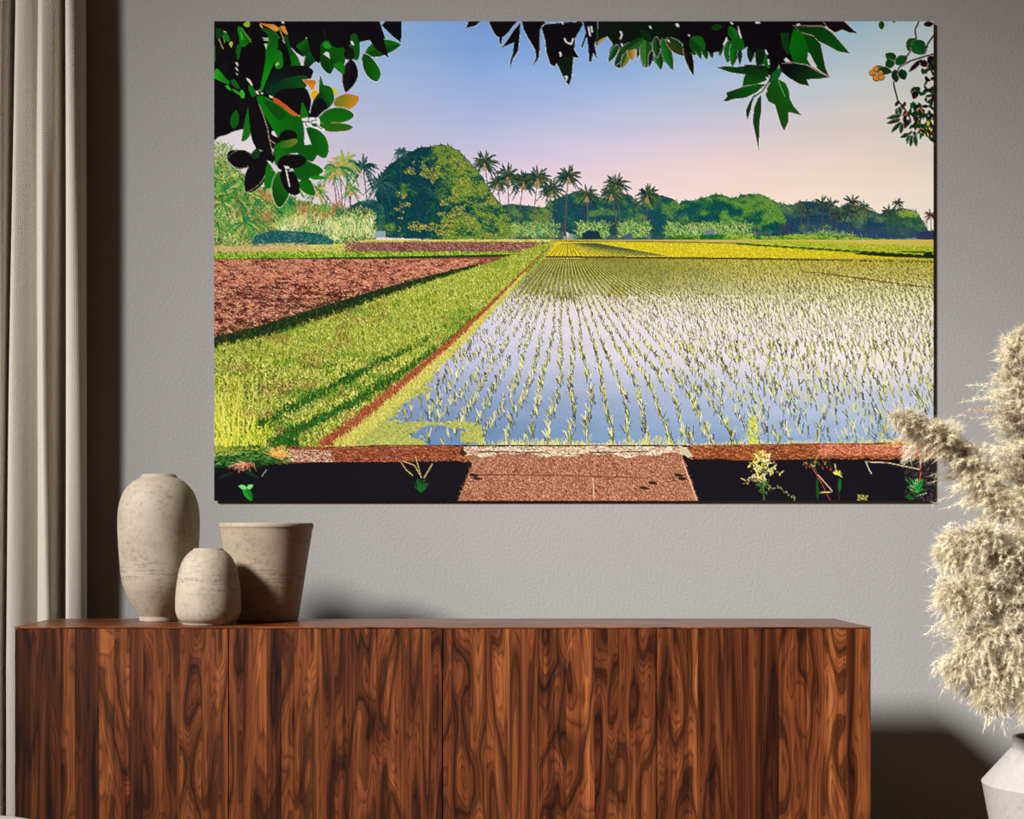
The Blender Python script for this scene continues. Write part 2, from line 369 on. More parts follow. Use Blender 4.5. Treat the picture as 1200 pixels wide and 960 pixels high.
    n = 7000; X = R.uniform(650, 1094, n); Y = R.uniform(284, 302, n)
    ok = (Y > np.interp(X, [650,860,960,1094], [284,285,291,303])) & (X > 700-R.random(n)*50)
    dabs(X[ok], Y[ok], R.uniform(-.4,.4,ok.sum()), -R.uniform(.4,1.3,ok.sum()), pick(ok.sum(), [(232,214,40),(206,190,40),(240,226,70),(176,160,40),(150,150,50)]), w=1)
    for i in range(-10, 22):                                        # dark gaps between far rows
        xs = [665+i*(yv-279)*.26 for yv in (285, 300)]
        if xs[1] > 640: stroke([(xs[0], 285), (xs[1], 300)], (70,84,60), .7)
    stroke([(650,282.5),(760,283.3),(850,285),(900,286)], (120,110,50), 1.3)
    # far right strips
    poly([(860,284),(930,282),(1094,289),(1094,304),(1040,299),(960,292),(900,287)], (176,184,52))
    texture(lambda X, Y: (Y > 283)&(Y < 303)&(Y > 283+(X-900)*.03)&(Y < 288+(X-880)*.075), 282, 304, 880, 1094, 3000, [(190,190,50),(140,160,50),(206,200,90),(100,140,40)], 1.4, 1)
    for k in range(22):
        x = 868+k*10.4; yb = 285.3+(x-868)*.065
        leaf((x-6, yb+.6), (x+6, yb+1.2), 2.6+k*.06, (36,66,24))
        stroke([(x-3, yb+1.4), (x+5, yb+2)], (110,150,50), .7)
    poly([(1010,296),(1094,300),(1094,303),(1040,301),(1000,298)], (26,44,20)); poly([(1050,294),(1094,295),(1094,297),(1060,296)], (40,60,26))
    leaf((1080,300),(1094,299), 7, (20,40,22))
    poly([(636,299.8),(760,301),(880,302.3),(1000,304.5),(1094,306),(1094,308.2),(1000,306.6),(880,304.3),(760,303),(636,301.8)], (66,50,28))
    # golden tint on the upper right rows, brown drag marks
    n = 9000; X = R.uniform(700, 1094, n); Y = R.uniform(306, 335, n); k = R.random(n) < np.clip((340-Y)/30, 0, 1)*np.clip((X-680)/300+.2, 0, 1)
    dabs(X[k], Y[k], R.uniform(-.3,.3,k.sum()), -R.uniform(1,2.4,k.sum()), pick(k.sum(), [(200,186,60),(226,206,100),(170,160,60),(130,126,50),(110,116,50)]), w=1)
    for k in range(6):
        x = 940+k*22; stroke([(x, 318+k*3+R.uniform(-1,1)), (x+30, 321+k*3+R.uniform(-1,1)), (x+52, 324+k*3)], (96,76,42), .8)
    # darker clump reflections in the middle
    for cx, cy, rx, ry, nn in [(665,345,17,9,340),(725,340,14,10,200),(625,335,18,14,260),(760,330,26,14,260),(700,322,60,10,400)]:
        X = R.normal(cx, rx*.6, nn); Y = R.normal(cy, ry*.5, nn)
        dabs(X, Y, R.uniform(-.6,.6,nn), R.uniform(1.5,4,nn), pick(nn, [(96,90,40),(70,70,36),(130,118,50),(170,160,80)]), w=1)

    put((yy > 303) & (yy < 345) & wm, (104,112,44), np.clip((342-yy)/50, 0, .45)*np.clip((900-xx)/150, .25, 1))
    for i in range(-14, 60):
        P = [(rowx(i+.5, y_), y_) for y_ in (303, 312, 322, 334, 346)]
        P = [p for p in P if p[0] > np.interp(p[1], [300,350], [642,600])]
        fade = 1-max(0, (i-10)/50)
        for a_, b_ in zip(P[:-1], P[1:]):
            n_ = np.array([.22*(b_[1]-281.5)*.1035, 0]); poly([np.array(a_)-n_, np.array(b_)-n_, np.array(b_)+n_, np.array(a_)+n_], (58,62,30) if a_[1] < 322 else (100,100,70), .55*fade)
            w__ = np.array([.16*(b_[1]-281.5)*.1035, 0]); o__ = np.array([.5*(b_[1]-281.5)*.1035, 0]); poly([np.array(a_)-w__+o__, np.array(b_)-w__+o__, np.array(b_)+w__+o__, np.array(a_)+w__+o__], (206,204,90), .45*fade)
    # floating weed at the left and the near-left corner
    m = (yy > 440) & (xx < 590) & (xx > pad_left)
    wn = noise(44, 12, 12)*.7+noise(9, 3, 13)*.3
    edge = np.interp(yy, [420,455,480,495,505,525], [540,500,470,455,470,520])
    weed = m & ((xx < edge-20+wn*40) | ((np.abs(yy-502-(wn-.5)*40) < 5+(wn-.4)*14) & (xx < 565)) | ((yy > 505)&(yy<518)&(xx>540)&(xx<566)))
    put(weed, (168,172,86), .9)
    n = 9000; X = R.uniform(385, 600, n); Y = R.uniform(430, 524, n)
    ii = np.clip(((Y-PY0)*SS).astype(int),0,H-1), np.clip(((X-PX0)*SS).astype(int),0,W-1); ok = weed[ii]
    dabs(X[ok], Y[ok], R.uniform(-2.6,2.6,ok.sum()), R.normal(0,.5,ok.sum()), pick(ok.sum(), [(190,194,92),(150,158,70),(206,204,120),(110,120,50),(130,140,90)]), w=1)

    # ---------------- grass path left of the paddy
    gl_ = lambda Y: np.interp(Y, [298,302,314,333,353,376,395,412], [604,592,562,500,440,380,320,251])
    path = [(604,298),(648,282),(640,300),(592,350),(541,400),(484,450),(420,500),(395,524),(251,530),(251,408),(320,393),(380,374),(440,352),(500,332),(562,312)]
    poly(path, (150,164,62))
    grow = lambda Y: .35+np.clip((Y-300)/110, 0, 1.3)
    nn = noise(38, 11, 31); nd = noise(80, 20, 33)
    def inpath(X, Y):
        l = np.interp(Y, [282,298,312,332,352,374,393,408], [640,600,562,500,440,380,320,251]); r_ = np.interp(Y, [282,300,350,400,450,500,525], [650,638,590,540,482,418,390])
        return (X > l-9*np.random.default_rng(3).random(len(X))**2*np.clip((Y-290)/50,0,1)) & (X < r_)
    n = 60000; X = R.uniform(251, 650, n); Y = 284+R.random(n)*242; ok = inpath(X, Y); X, Y = X[ok], Y[ok]
    o = Y.argsort(); X, Y = X[o], Y[o]; n = len(X)
    q = nn[((Y-PY0)*SS).astype(int), ((X-PX0)*SS).astype(int)]; q2 = nd[((Y-PY0)*SS).astype(int), ((X-PX0)*SS).astype(int)]
    # two long shaded ruts
    r1 = np.interp(Y, [300,330,360,400,440,480,510], [632,597,560,500,420,345,285]); r2 = np.interp(Y, [300,330,360,400,440,480,512], [636,608,575,528,470,405,335])
    wv = np.interp(Y, [300,340,420,520], [2,4.5,13,24])
    sh = np.maximum(np.exp(-((X-r1)/wv)**2*1.6)*np.clip((Y-350)/60,0,1)*.75, np.exp(-((X-r2)/(wv*.8))**2*1.6))+(q-.5)*.9
    sunny = pick(n, [(184,188,76),(146,160,54),(204,204,108),(104,128,42),(214,212,126),(78,104,34),(56,78,26),(160,168,66),(120,136,50)], 12)
    green = pick(n, [(96,140,48),(66,112,36),(130,156,60),(44,84,28),(150,160,66)], 10)
    shade = pick(n, [(30,84,28),(20,62,22),(54,110,36),(44,70,24)], 8)
    pinky = pick(n, [(170,130,84),(130,90,60),(96,66,44)], 10)
    col = np.where((q2 > .60)[:,None], green, sunny); col = np.where(((q < .33)&(R.random(n)<.4))[:,None], pinky, col)
    col = np.where((sh > .42+R.normal(0,.12,n))[:,None], shade, col)
    g_ = grow(Y)
    for b0 in range(280, 530, 8):
        k = (Y >= b0) & (Y < b0+8)
        if k.any(): dabs(X[k], Y[k], R.normal(0,1.1,k.sum())*g_[k], -np.abs(R.normal(2.4,1.0,k.sum()))*g_[k], col[k], w=2 if b0 > 420 else 1)
    # reddish earth edge
    ex = lambda Y: np.interp(Y, [285,300,350,400,450,480,500,520], [650,632,583,532,474,437,414,384])
    n = 9000; Y = 288+R.random(n)**.7*234; w_ = np.interp(Y, [285,330,400,520], [.5,2.2,5.5,11]); X = ex(Y)+R.normal(0,.42,n)*w_
    o = Y.argsort(); X, Y, w_ = X[o], Y[o], w_[o]
    dabs(X, Y, R.normal(0,.25,n)*w_, -np.abs(R.normal(0,.35,n))*w_, pick(n, [(160,82,54),(120,52,38),(190,122,82),(84,34,28),(170,96,66),(140,66,46)]), w=1)
    n = 5000; Y = 320+R.random(n)*205; w_ = np.interp(Y, [285,330,400,520], [1,3,8,16]); X = ex(Y)+w_*R.uniform(.5,2.0,n)
    dabs(X, Y, R.normal(0,.1,n)*w_, -np.abs(R.normal(.2,.15,n))*w_, pick(n, [(190,186,84),(214,208,120),(150,150,66),(200,190,100)]), w=1)
    # tall bright grass at the lower left
    n = 420; X = R.uniform(251, 322, n)-R.random(n)*20; h = R.uniform(8, 30, n)*np.clip(1.15-(X-251)/80, .25, 1); Y = R.uniform(505, 524, n)-np.clip((X-280)*.05,0,5)
    dabs(X, Y, R.normal(0,.12,n)*h, -h, pick(n, [(222,216,74),(190,196,54),(234,230,124),(140,160,40),(80,120,34),(50,90,28)]), w=2, curve=R.normal(0,3,n))
    n = 50; X = R.uniform(251, 300, n); h = R.uniform(40, 85, n); dabs(X, np.full(n,522.), R.normal(0,.08,n)*h, -h, pick(n, [(226,222,100),(206,206,80)]), w=1, curve=R.normal(0,4,n))

    # ---------------- concrete ledge in the foreground
    # fringe of bright grass on top of the ledge
    n = 900; X = R.uniform(560, 1094, n); m_ = noise(30, 300, 44)[10, ((X-PX0)*SS).astype(int)]; h = R.uniform(2, 9, n)*np.where((X>745)&(X<800), 1.5, .4+m_)
    dabs(X, 523+R.uniform(-1,1,n), R.normal(0,.3,n)*h, -h, pick(n, [(206,200,70),(226,214,120),(160,166,60),(220,206,160)]), w=1)
    poly([(251,536),(300,530),(330,526),(380,524),(450,521),(560,521),(800,521),(812,523),(900,520),(1000,519),(1094,518),(1094,587),(251,587)], (20,17,24))
    put((yy > 535) & (((xx < 540)) ) & (np.abs(xx-362) < 9), (38,34,30), .5)
    top = [(330,530),(350,526),(400,524),(470,521),(530,522),(545,524),(545,533),(520,539),(450,541),(380,541),(335,543),(322,541)]
    poly(top, (124,66,44))
    texture(lambda X, Y: (Y > 523)&(Y < 541), 522, 542, 325, 545, 5200, [(160,88,58),(118,60,40),(196,128,90),(78,38,28),(140,76,50),(60,30,24)], 2.6, .6)
    texture(lambda X, Y: (X < 388-abs(0))&(Y > 527), 527, 541, 330, 392, 900, [(220,184,160),(150,96,74),(236,214,190),(110,60,46)], 2.2, .6)
    # right coping stone
    poly([(800,524),(870,522),(960,519),(1040,519),(1094,518),(1094,536),(1040,536),(960,537),(900,539),(860,539),(806,534)], (130,70,40))
    texture(lambda X, Y: (Y > 521)&(Y < 538), 519, 539, 806, 1094, 5200, [(160,90,48),(120,62,34),(200,130,86),(80,42,24),(170,98,60),(60,34,24)], 2.6, .6)
    texture(lambda X, Y: (X > 960), 521, 533, 960, 1094, 1600, [(206,130,100),(226,160,130),(176,90,66),(150,70,50)], 3, .8)
    poly([(251,541),(320,543),(380,542),(540,540),(534,587),(251,587)], (19,16,23))
    # lichen band and slab
    slab = [(545,524),(700,522),(798,524),(801,540),(818,587),(536,587),(553,543),(540,536)]
    poly(slab, (150,98,74))
    texture(lambda X, Y: (X > 553-(Y-543)*.386) & (X < 799+np.clip((Y-534)*.36,0,20)) & (Y > 530), 530, 590, 536, 820, 30000,
            [(178,120,94),(134,84,66),(212,164,136),(96,56,44),(70,40,34),(190,134,100),(150,100,80)], 1.0, .9)
    texture(lambda X, Y: (Y < 533+2*np.sin(X*.07)+1.5*np.sin(X*.19)), 523, 538, 545, 800, 4200, [(226,214,190),(206,190,160),(190,160,130),(236,226,206),(120,90,70)], 3, .5)
    for a, b, c in [((600,521.6),(690,521.6),(40,30,22)),((560,529),(640,530),(90,60,44)),((690,530),(760,529),(70,50,40)),((553,556),(660,557),(100,66,50)),((660,557),(760,560),(110,72,56))]:
        stroke([a, b], c, 1.4)
    stroke([(695,560),(696,587)], (206,180,150), 1.0); stroke([(800,541),(817,587)], (214,180,150), 1.0)
    for cx, cy in [(556,556),(560,560),(800,560),(795,556),(755,571),(765,565)]: leaf((cx-6,cy),(cx+6,cy+1), 4, (44,30,26))
    poly([(795,521),(806,526),(812,535),(806,536),(796,528)], (190,180,150)); stroke([(545,536),(553,543),(536,587)], (30,22,24), 1.0)
    poly([(541,525),(548,531),(543,535),(538,531)], (60,36,30))
    stroke([(903,525),(925,534),(890,539)], (70,44,28), 1.0); stroke([(975,523),(990,533)], (80,50,34), 1.0)
    n = 700; X = R.uniform(1060,1094,n); Y = R.uniform(538,587,n); dabs(X, Y, R.normal(0,1.5,n), R.normal(0,1.5,n), pick(n, [(40,36,40),(60,56,56),(20,18,24),(80,76,70)]), w=1)
    # plants on the ledge
    poly([(251,540),(300,530),(330,528),(330,540),(300,548),(251,548)], (24,50,24))
    n = 700; X = R.uniform(251, 336, n); Y = R.uniform(530, 546, n)-(X-251)*.06; a = R.uniform(-.9, .5, n); L = R.uniform(2,9,n)
    dabs(X, Y, np.cos(a)*L, np.sin(a)*L, pick(n, [(30,90,36),(60,130,50),(20,50,26),(120,150,70),(24,70,30)]), w=1)
    n = 110; a = R.uniform(-3.0, .4, n); L = R.uniform(5,13,n); dabs(np.full(n,326.)+R.normal(0,5,n), np.full(n,534.), np.cos(a)*L, np.sin(a)*L, pick(n, [(236,190,110),(220,214,110),(206,120,70),(226,150,100)]), w=1)
    n = 46; a = R.uniform(1.2, 3.6, n); L = R.uniform(4,14,n); dabs(np.full(n,288.)+R.normal(0,4,n), np.full(n,543.), np.cos(a)*L, np.sin(a)*L*.8, pick(n, [(226,150,120),(206,110,90),(226,196,150)]), w=1)
    leaf((286,570),(296,587), 9, (16,110,30), (30,140,40)); leaf((290,572),(280,569), 5, (110,210,120)); leaf((290,572),(297,568), 5, (120,214,120)); leaf((288,552),(304,560), 4, (14,50,22)); leaf((274,553),(256,560), 3, (16,44,24))
    stroke([(313,550),(307,558)], (150,150,140), .8)
    n = 34; a = R.uniform(-2.7,-.6,n); L = R.uniform(6,18,n); dabs(np.full(n,494.), np.full(n,577.), np.cos(a)*L*.8, np.sin(a)*L, pick(n, [(16,90,30),(30,120,44),(24,70,30)]), w=1)
    for pts in [[(492,556),(486,545),(472,540)],[(494,560),(490,545),(487,534)],[(497,560),(503,550),(507,543)],[(484,557),(476,550),(470,541)]]: stroke(pts, (196,170,110), .9)
    n = 300; yq = R.random(n); X = 882+R.normal(0,1,n)*(2+3*np.sin(yq*3.14)); Y = 488+yq*32; dabs(X, Y, R.normal(0,1.5,n), R.normal(-1,1.2,n), pick(n, [(220,220,70),(190,196,60),(150,160,50)]), w=1)
    n = 170; yq = R.random(n); X = 893+R.normal(0,1,n)*(3+8*yq); Y = 530+yq*32; dabs(X, Y, R.normal(0,2.6,n), R.normal(-1.5,1.5,n), pick(n, [(230,210,120),(206,190,90),(240,230,170)]), w=2)
    stroke([(884,520),(894,545),(895,587)], (120,130,60), .8)
    for k in range(22):
        x = 900+k*1.5; y = 571+max(0, k-8)*.95; stroke([(x, y), (x+R.uniform(-2,2), y+R.uniform(-3.5,3.5))], (150,150,110), .7)
    n = 50; X = R.uniform(872,898,n); dabs(X, 560+np.abs(X-884)*.3+R.normal(0,1.4,n), R.normal(0,2,n), R.normal(0,1.5,n), pick(n, [(206,190,130),(150,140,90)]), w=1)
    n = 60; dabs(R.normal(894,3,n), R.uniform(562,578,n), R.normal(0,2,n), R.normal(-1,2,n), pick(n, [(60,110,50),(30,80,40),(90,130,60)]), w=1)
    for pts, c in [([(950,540),(958,555),(958,587)],(30,80,26)),([(950,545),(962,565),(973,587)],(140,66,54)),([(958,556),(975,575)],(206,150,130)),([(1015,541),(1040,542),(1078,550)],(190,170,140)),([(978,543),(980,555)],(180,170,110)),
                   ([(1014,540),(1018,550),(1021,555)],(196,180,150)),([(1078,550),(1079,540)],(200,80,60)),([(1077,565),(1079,552)],(206,90,60)),([(960,577),(975,576)],(200,180,120))]: stroke(pts, c, 1.1)
    leaf((957,560),(958,588),3,(14,70,24)); leaf((984,560),(983,577),4,(20,90,32)); stroke([(983,575),(983,587)], (70,46,26), 1.2)
    n = 60; a = R.uniform(-3.0,.6,n); L = R.uniform(3,9,n); dabs(np.full(n,981.), np.full(n,556.), np.cos(a)*L*.7, np.sin(a)*L*.6, pick(n, [(226,214,120),(200,190,90)]), w=1)
    n = 40; dabs(R.uniform(1004,1016,n), R.uniform(580,587,n), R.normal(0,1.5,n), R.normal(-1,1,n), pick(n, [(210,200,130),(150,150,80)]), w=1)
    n = 46; a = R.uniform(-2.9,-.1,n); L = R.uniform(5,15,n); dabs(np.full(n,1074.)+R.normal(0,2,n), np.full(n,573.)+R.normal(0,3,n), np.cos(a)*L*.8, np.sin(a)*L*.8, pick(n, [(20,120,40),(40,150,60),(30,90,40),(120,170,110)]), w=2)
    leaf((1062,580),(1070,585),5,(14,84,26)); n=60; X=R.uniform(940,975,n); dabs(X, R.uniform(528,548,n), R.normal(0,3,n), R.normal(0,3,n), pick(n,[(40,80,30),(200,90,60),(30,60,30),(220,170,110)]), w=1)
    n = 160; X = R.uniform(1040,1094,n); dabs(X, R.uniform(512,522,n), R.normal(0,5,n), R.normal(0,2.5,n), pick(n,[(206,90,70),(226,206,110),(190,150,80),(236,226,150)]), w=1)

    # ---------------- overhanging leaves, upper left (zoom frame: x=240+X/4, y=15+Y/4)
    Z = (240, 15, 4.0); BK = (13,8,14); GR = (14,96,12); GR2 = (6,66,10); LG = (20,138,16); DG = (6,38,18); YL = (222,156,30)
    sky = (226,222,238)
    rm = (228,226,240)

    Z4 = (331, 25, 10.667); Z5 = (281, 105, 6.857); Z6 = (251, 25, 10.667)
    def sp(pts, col, z, rim=None, shade=None, a=1.0):
        P = smooth(pts, 5)
        if rim is not None:
            c = np.mean(P, 0); poly([np.array(p)+(np.array(p)-c)/max(np.hypot(*(np.array(p)-c)), 1)*z[2]*.8 for p in P], rim, o=z)
        poly(P, col, a, o=z, shade=shade)
    WH = (234,234,246)
    # back row against the sky
    sp([(800,390),(830,330),(960,230),(960,460),(890,480)], (14,80,16), Z4)
    leaf((750,195),(922,150), 76, (16,100,14), (8,74,12), o=Z, rim=rm, bend=-.05)
    sp([(742,196),(775,205),(812,250),(826,290),(806,324),(765,300),(742,250)], (14,100,14), Z, rim=rm, shade=((8,70,10),(-1,0)))
    leaf((688,218),(662,378), 74, (12,10,14), (24,18,26), o=Z, rim=rm, bend=-.04)
    poly([(850,40),(925,40),(924,110),(918,140),(880,110),(830,60)], (12,10,20), o=Z); 
    poly([(700,40),(815,45),(835,110),(850,160),(863,213),(800,170),(770,120),(720,110)], (16,10,14), o=Z)
    poly([(251,25),(445,25),(452,46),(430,48),(412,52),(405,60),(392,58),(372,62),(345,70),(345,90),(251,90)], BK)
    sp([(180,300),(300,225),(345,330),(350,380),(290,440),(200,350)], (16,96,16), Z4, shade=((8,60,14),(1,1)))
    sp([(290,440),(350,380),(450,500),(400,520),(340,580),(270,600)], (8,72,22), Z4, shade=((4,44,18),(0,1)))
    sp([(480,300),(560,240),(660,320),(770,340),(790,470),(760,560),(680,560),(640,600),(605,660),(540,630),(480,540),(470,420)], (10,88,12), Z4, shade=((4,60,8),(-1,1)))
    sp([(640,560),(720,510),(780,560),(770,660),(720,640)], (24,120,20), Z4)
    sp([(505,290),(560,260),(610,320),(600,345),(540,340)], (40,150,36), Z4)
    sp([(860,180),(940,190),(960,450),(900,460),(860,330)], (12,84,14), Z4)
    sp([(320,130),(470,150),(480,300),(470,520),(400,470),(350,360)], (14,10,16), Z4)
    sp([(590,60),(770,60),(760,320),(640,320),(590,230)], (16,10,18), Z4); sp([(770,400),(840,320),(900,380),(890,470),(800,480)], (18,24,16), Z4)
    poly([(512,415),(555,382),(585,400),(598,472),(550,440)], WH, o=Z4); poly([(850,250),(880,250),(905,305),(870,300)], WH, o=Z4); poly([(785,490),(810,490),(795,540)], WH, o=Z4); poly([(298,205),(308,200),(306,228),(298,225)], WH, o=Z4)
    poly([(500,100),(545,100),(540,230),(520,240)], (36,26,24), .8, o=Z4)
    # main dark body
    body = [(251,25),(345,25),(348,60),(357,75),(357,118),(366,140),(340,170),(310,175),(300,175),(294,155),(288,150),(272,158),(262,160),(251,160)]
    poly(body, (13,9,15))
    for k in range(26):                                             # shade differences inside the dark leaves
        x = R.uniform(251, 330); y = R.uniform(25, 140); a = R.uniform(1, 2.4); leaf((x, y), (x+math.cos(a)*22, y+math.sin(a)*22), 9, ((12,9,17),(17,14,22),(10,12,14),(20,16,20))[k % 4])
    sp([(90,340),(110,330),(170,390),(230,430),(270,470),(268,590),(240,560),(190,440)], sky, Z4)
    sp([(60,160),(110,330),(190,440),(240,590),(140,570),(80,560),(90,440),(30,240)], (10,110,14), Z4, shade=((4,70,10),(-1,-1)))
    sp([(0,180),(40,250),(90,420),(80,560),(0,560)], (8,26,18), Z4)
    poly([(60,150),(330,130),(300,220),(200,290),(130,320),(90,270)], (14,12,16), o=Z4)
    # bright strap leaf and its neighbours (upper left)
    sp([(660,110),(760,180),(800,260),(790,380),(760,500),(700,640),(640,780),(600,880),(585,850),(610,700),(650,480),(650,380),(640,280),(690,250)], (16,140,14), Z6, shade=((10,100,12),(0,-1)))
    sp([(600,100),(700,110),(820,200),(770,230),(680,170)], (20,90,20), Z6)
    sp([(570,30),(640,35),(760,50),(810,110),(760,130),(700,90)], (222,120,50), Z6, shade=((240,170,90),(1,1))); sp([(830,80),(880,60),(900,100),(925,170),(880,150)], (230,150,70), Z6)
    poly([(840,0),(870,0),(880,30),(860,40)], (220,236,244), o=Z6); poly([(565,35),(600,60),(620,95),(590,80)], (230,226,180), o=Z6); poly([(858,235),(875,235),(888,270),(880,278)], (226,240,240), o=Z6)
    stroke([(327,32),(333,47)], (226,200,120), .7); stroke([(321,35),(328,46)], (60,110,40), .8)
    sp([(820,260),(880,300),(950,440),(960,560),(880,590),(850,470),(830,400)], (9,9,12), Z6); sp([(790,380),(850,400),(860,560),(800,600),(760,550)], (24,120,24), Z6)
    poly([(760,545),(810,510),(820,540),(780,570)], (140,210,120), o=Z6)
    sp([(310,70),(340,80),(400,150),(470,230),(420,290),(380,320),(330,310),(320,220),(300,110)], (20,136,20), Z6, shade=((14,96,20),(1,0)))
    sp([(330,120),(360,180),(365,240),(340,200)], (60,190,50), Z6); sp([(290,310),(340,290),(330,400),(300,490),(280,400)], (18,96,22), Z6); stroke([(283,33),(295,50)], (130,170,90), .7)
    sp([(120,150),(160,150),(200,220),(180,260),(140,230)], (26,120,30), Z6); stroke([(262,37),(266,38)], (220,190,120), 1.0); sp([(30,100),(100,110),(100,200),(40,220)], (16,66,20), Z6)
    stroke([(257,46),(262,58)], (170,190,100), .9); stroke([(262,42),(264,51)], (140,200,80), .7); poly([(185,285),(225,250),(240,280),(220,335)], (190,200,90), o=Z6); sp([(370,40),(440,0),(450,60),(410,75)], (150,190,60), Z6)
    sp([(0,330),(20,330),(20,500),(0,520)], (20,90,30), Z6); sp([(0,640),(50,600),(150,720),(190,760),(180,790),(80,750),(0,710)], (34,160,26), Z6, shade=((20,130,20),(1,0)))
    sp([(210,760),(260,730),(320,830),(280,840)], (26,96,24), Z6); sp([(330,880),(370,870),(385,950),(340,960)], (60,180,40), Z6); sp([(120,850),(170,800),(215,860),(190,865)], (60,170,50), Z6); sp([(240,850),(330,900),(330,930),(250,880)], (50,150,50), Z6)
    for q in [[(265,515),(300,520),(310,560),(290,560)],[(265,580),(285,580),(310,625),(285,620)],[(265,640),(300,670),(295,682)],[(610,210),(680,215),(690,225),(620,222)],[(620,232),(680,235),(690,250),(625,243)],[(630,288),(670,290),(655,355)],
              [(385,692),(420,690),(490,780),(480,815),(440,770)],[(540,850),(560,830),(580,880)],[(520,880),(550,870),(565,920),(540,915)],[(585,900),(620,895),(600,925)],[(690,930),(730,928),(740,960),(700,960)]]: poly(q, (234,230,196), o=Z6)
    sp([(430,830),(470,810),(520,880),(520,930),(470,935)], (14,110,20), Z6)
    sp([(370,350),(480,290),(600,290),(640,400),(600,650),(570,850),(520,860),(450,730),(370,690),(350,500)], (12,7,14), Z6)
    # big teal and black leaf over the middle
    sp([(640,890),(700,700),(800,610),(960,560),(1120,560),(1240,620),(1180,760),(1000,860),(800,940)], (6,40,34), Z6, shade=((14,12,20),(.3,-1)))
    sp([(650,890),(800,770),(960,700),(1160,690),(1150,830),(1000,900),(800,930)], (8,74,22), Z6, shade=((6,50,26),(-1,.2)))
    sp([(350,0),(520,-10),(560,40),(575,110),(545,220),(500,160),(480,215),(380,170),(290,60)], (14,10,14), Z5)
    sp([(487,30),(520,10),(555,150),(555,215),(530,225),(500,120)], (12,9,14), Z5); sp([(490,150),(505,108),(530,150),(552,220),(495,225)], (12,112,20), Z5)
    # yellow ones
    sp([(258,740),(300,735),(420,745),(415,800),(380,870),(320,800)], (226,150,40), Z4, rim=WH, shade=((200,120,30),(0,-1))); sp([(360,900),(400,860),(465,890),(450,970),(400,1010),(370,960)], (238,178,30), Z4, rim=WH)
    leaf((600,350),(622,390), 22, (214,206,50), o=Z)
    sp([(770,130),(765,90),(800,60),(860,42),(920,50),(955,70),(930,120),(880,155),(830,150)], (196,140,40), Z5, rim=(214,70,40), shade=((120,130,40),(-1,-.3)))
    for k in range(7): stroke([(281+(800+k*18)/6.857, 105+(140-k*3)/6.857), (281+(815+k*18)/6.857, 105+(60+k*1)/6.857)], (130,120,30), .5)
    # rosette to the right
    sp([(470,700),(500,740),(540,860),(590,820),(640,920),(640,1000),(470,1000)], (14,110,14), Z4, rim=rm)
    sp([(570,230),(575,150),(600,80),(640,20),(650,-30),(730,-20),(760,50),(750,110),(700,170),(640,220)], (12,92,14), Z5, shade=((10,14,16),(-1,.6)))
    sp([(570,222),(590,130),(640,70),(690,100),(700,160),(630,220)], (14,10,18), Z5)
    sp([(630,240),(680,180),(760,148),(850,155),(920,205),(880,250),(800,270),(720,272),(650,270)], (10,92,12), Z5, rim=rm, shade=((14,110,16),(0,1)))
    sp([(640,275),(760,270),(860,280),(908,305),(860,332),(760,338),(690,330)], (14,100,14), Z5, rim=(214,160,110), shade=((60,100,24),(0,1)))
    poly([(495,235),(550,225),(640,230),(650,260),(640,300),(690,320),(680,340),(600,310),(550,290),(560,400),(566,445),(515,445),(530,400),(535,310),(510,310),(500,270)], WH, o=Z5)
    for pts in [[(500,262),(550,262),(620,245)],[(555,225),(552,262)],[(552,262),(600,280),(660,318)],[(530,270),(545,300)]]: stroke([(281+a/6.857, 105+b/6.857) for a, b in pts], (30,30,34), 1.0)
    sp([(580,285),(605,272),(630,285),(610,302)], (12,84,40), Z5)
    # sky between the lower left leaves and the palms behind
    poly([(40,578),(70,584),(130,560),(185,545),(200,560),(236,600),(240,640),(215,655),(130,650),(100,680),(40,640)], (236,232,240), o=Z)
    n = 320; X = R.uniform(251, 272, n); Y = R.uniform(160, 200, n); a = R.uniform(-2.8,-.3,n); L = R.uniform(3,9,n); dabs(X, Y+10, np.cos(a)*L, np.sin(a)*L, pick(n, gp+[(200,190,130)]), w=1)
    poly(smooth([(40,320),(130,380),(160,430),(150,500),(128,560),(70,582),(38,580)]), (12,8,14), o=Z)
    leaf((135,545),(150,455), 40, (14,90,20), o=Z); poly([(160,540),(190,440),(205,440),(195,530),(175,545)], BK, o=Z)
    sp([(20,420),(30,330),(60,180),(72,130),(80,260),(85,370)], (20,110,20), Z5); 
    sp([(70,100),(110,90),(200,180),(230,300),(300,380),(310,440),(240,490),(150,480),(100,400),(80,260)], (15,10,15), Z5)
    sp([(140,60),(200,60),(300,110),(420,170),(500,240),(520,360),(500,460),(400,330),(330,350),(310,385),(240,270),(170,150)], (12,116,14), Z5, shade=((10,90,14),(1,0)))
    sp([(190,80),(300,130),(370,200),(330,250),(240,170)], (12,70,14), Z5, a=.8)
    sp([(270,65),(330,90),(420,150),(485,205),(480,218),(420,205),(340,140),(280,100)], (206,84,46), Z5, shade=((190,110,50),(1,1)))
    sp([(330,80),(480,50),(490,200),(440,180),(380,130)], (14,10,14), Z5)
    poly([(262,335),(280,335),(306,385),(280,375),(258,360)], (226,224,236), o=Z5)
    sp([(540,310),(620,320),(690,380),(718,470),(700,545),(660,548),(610,510),(570,420)], (12,100,14), Z5, rim=rm, shade=((8,78,12),(-1,0)))
    sp([(500,450),(600,450),(625,520),(580,585),(500,560),(460,480)], (10,84,14), Z5)
    sp([(275,480),(330,420),(450,390),(520,420),(500,500),(400,520),(340,560),(290,610)], (14,104,16), Z5, shade=((10,80,14),(1,0)))
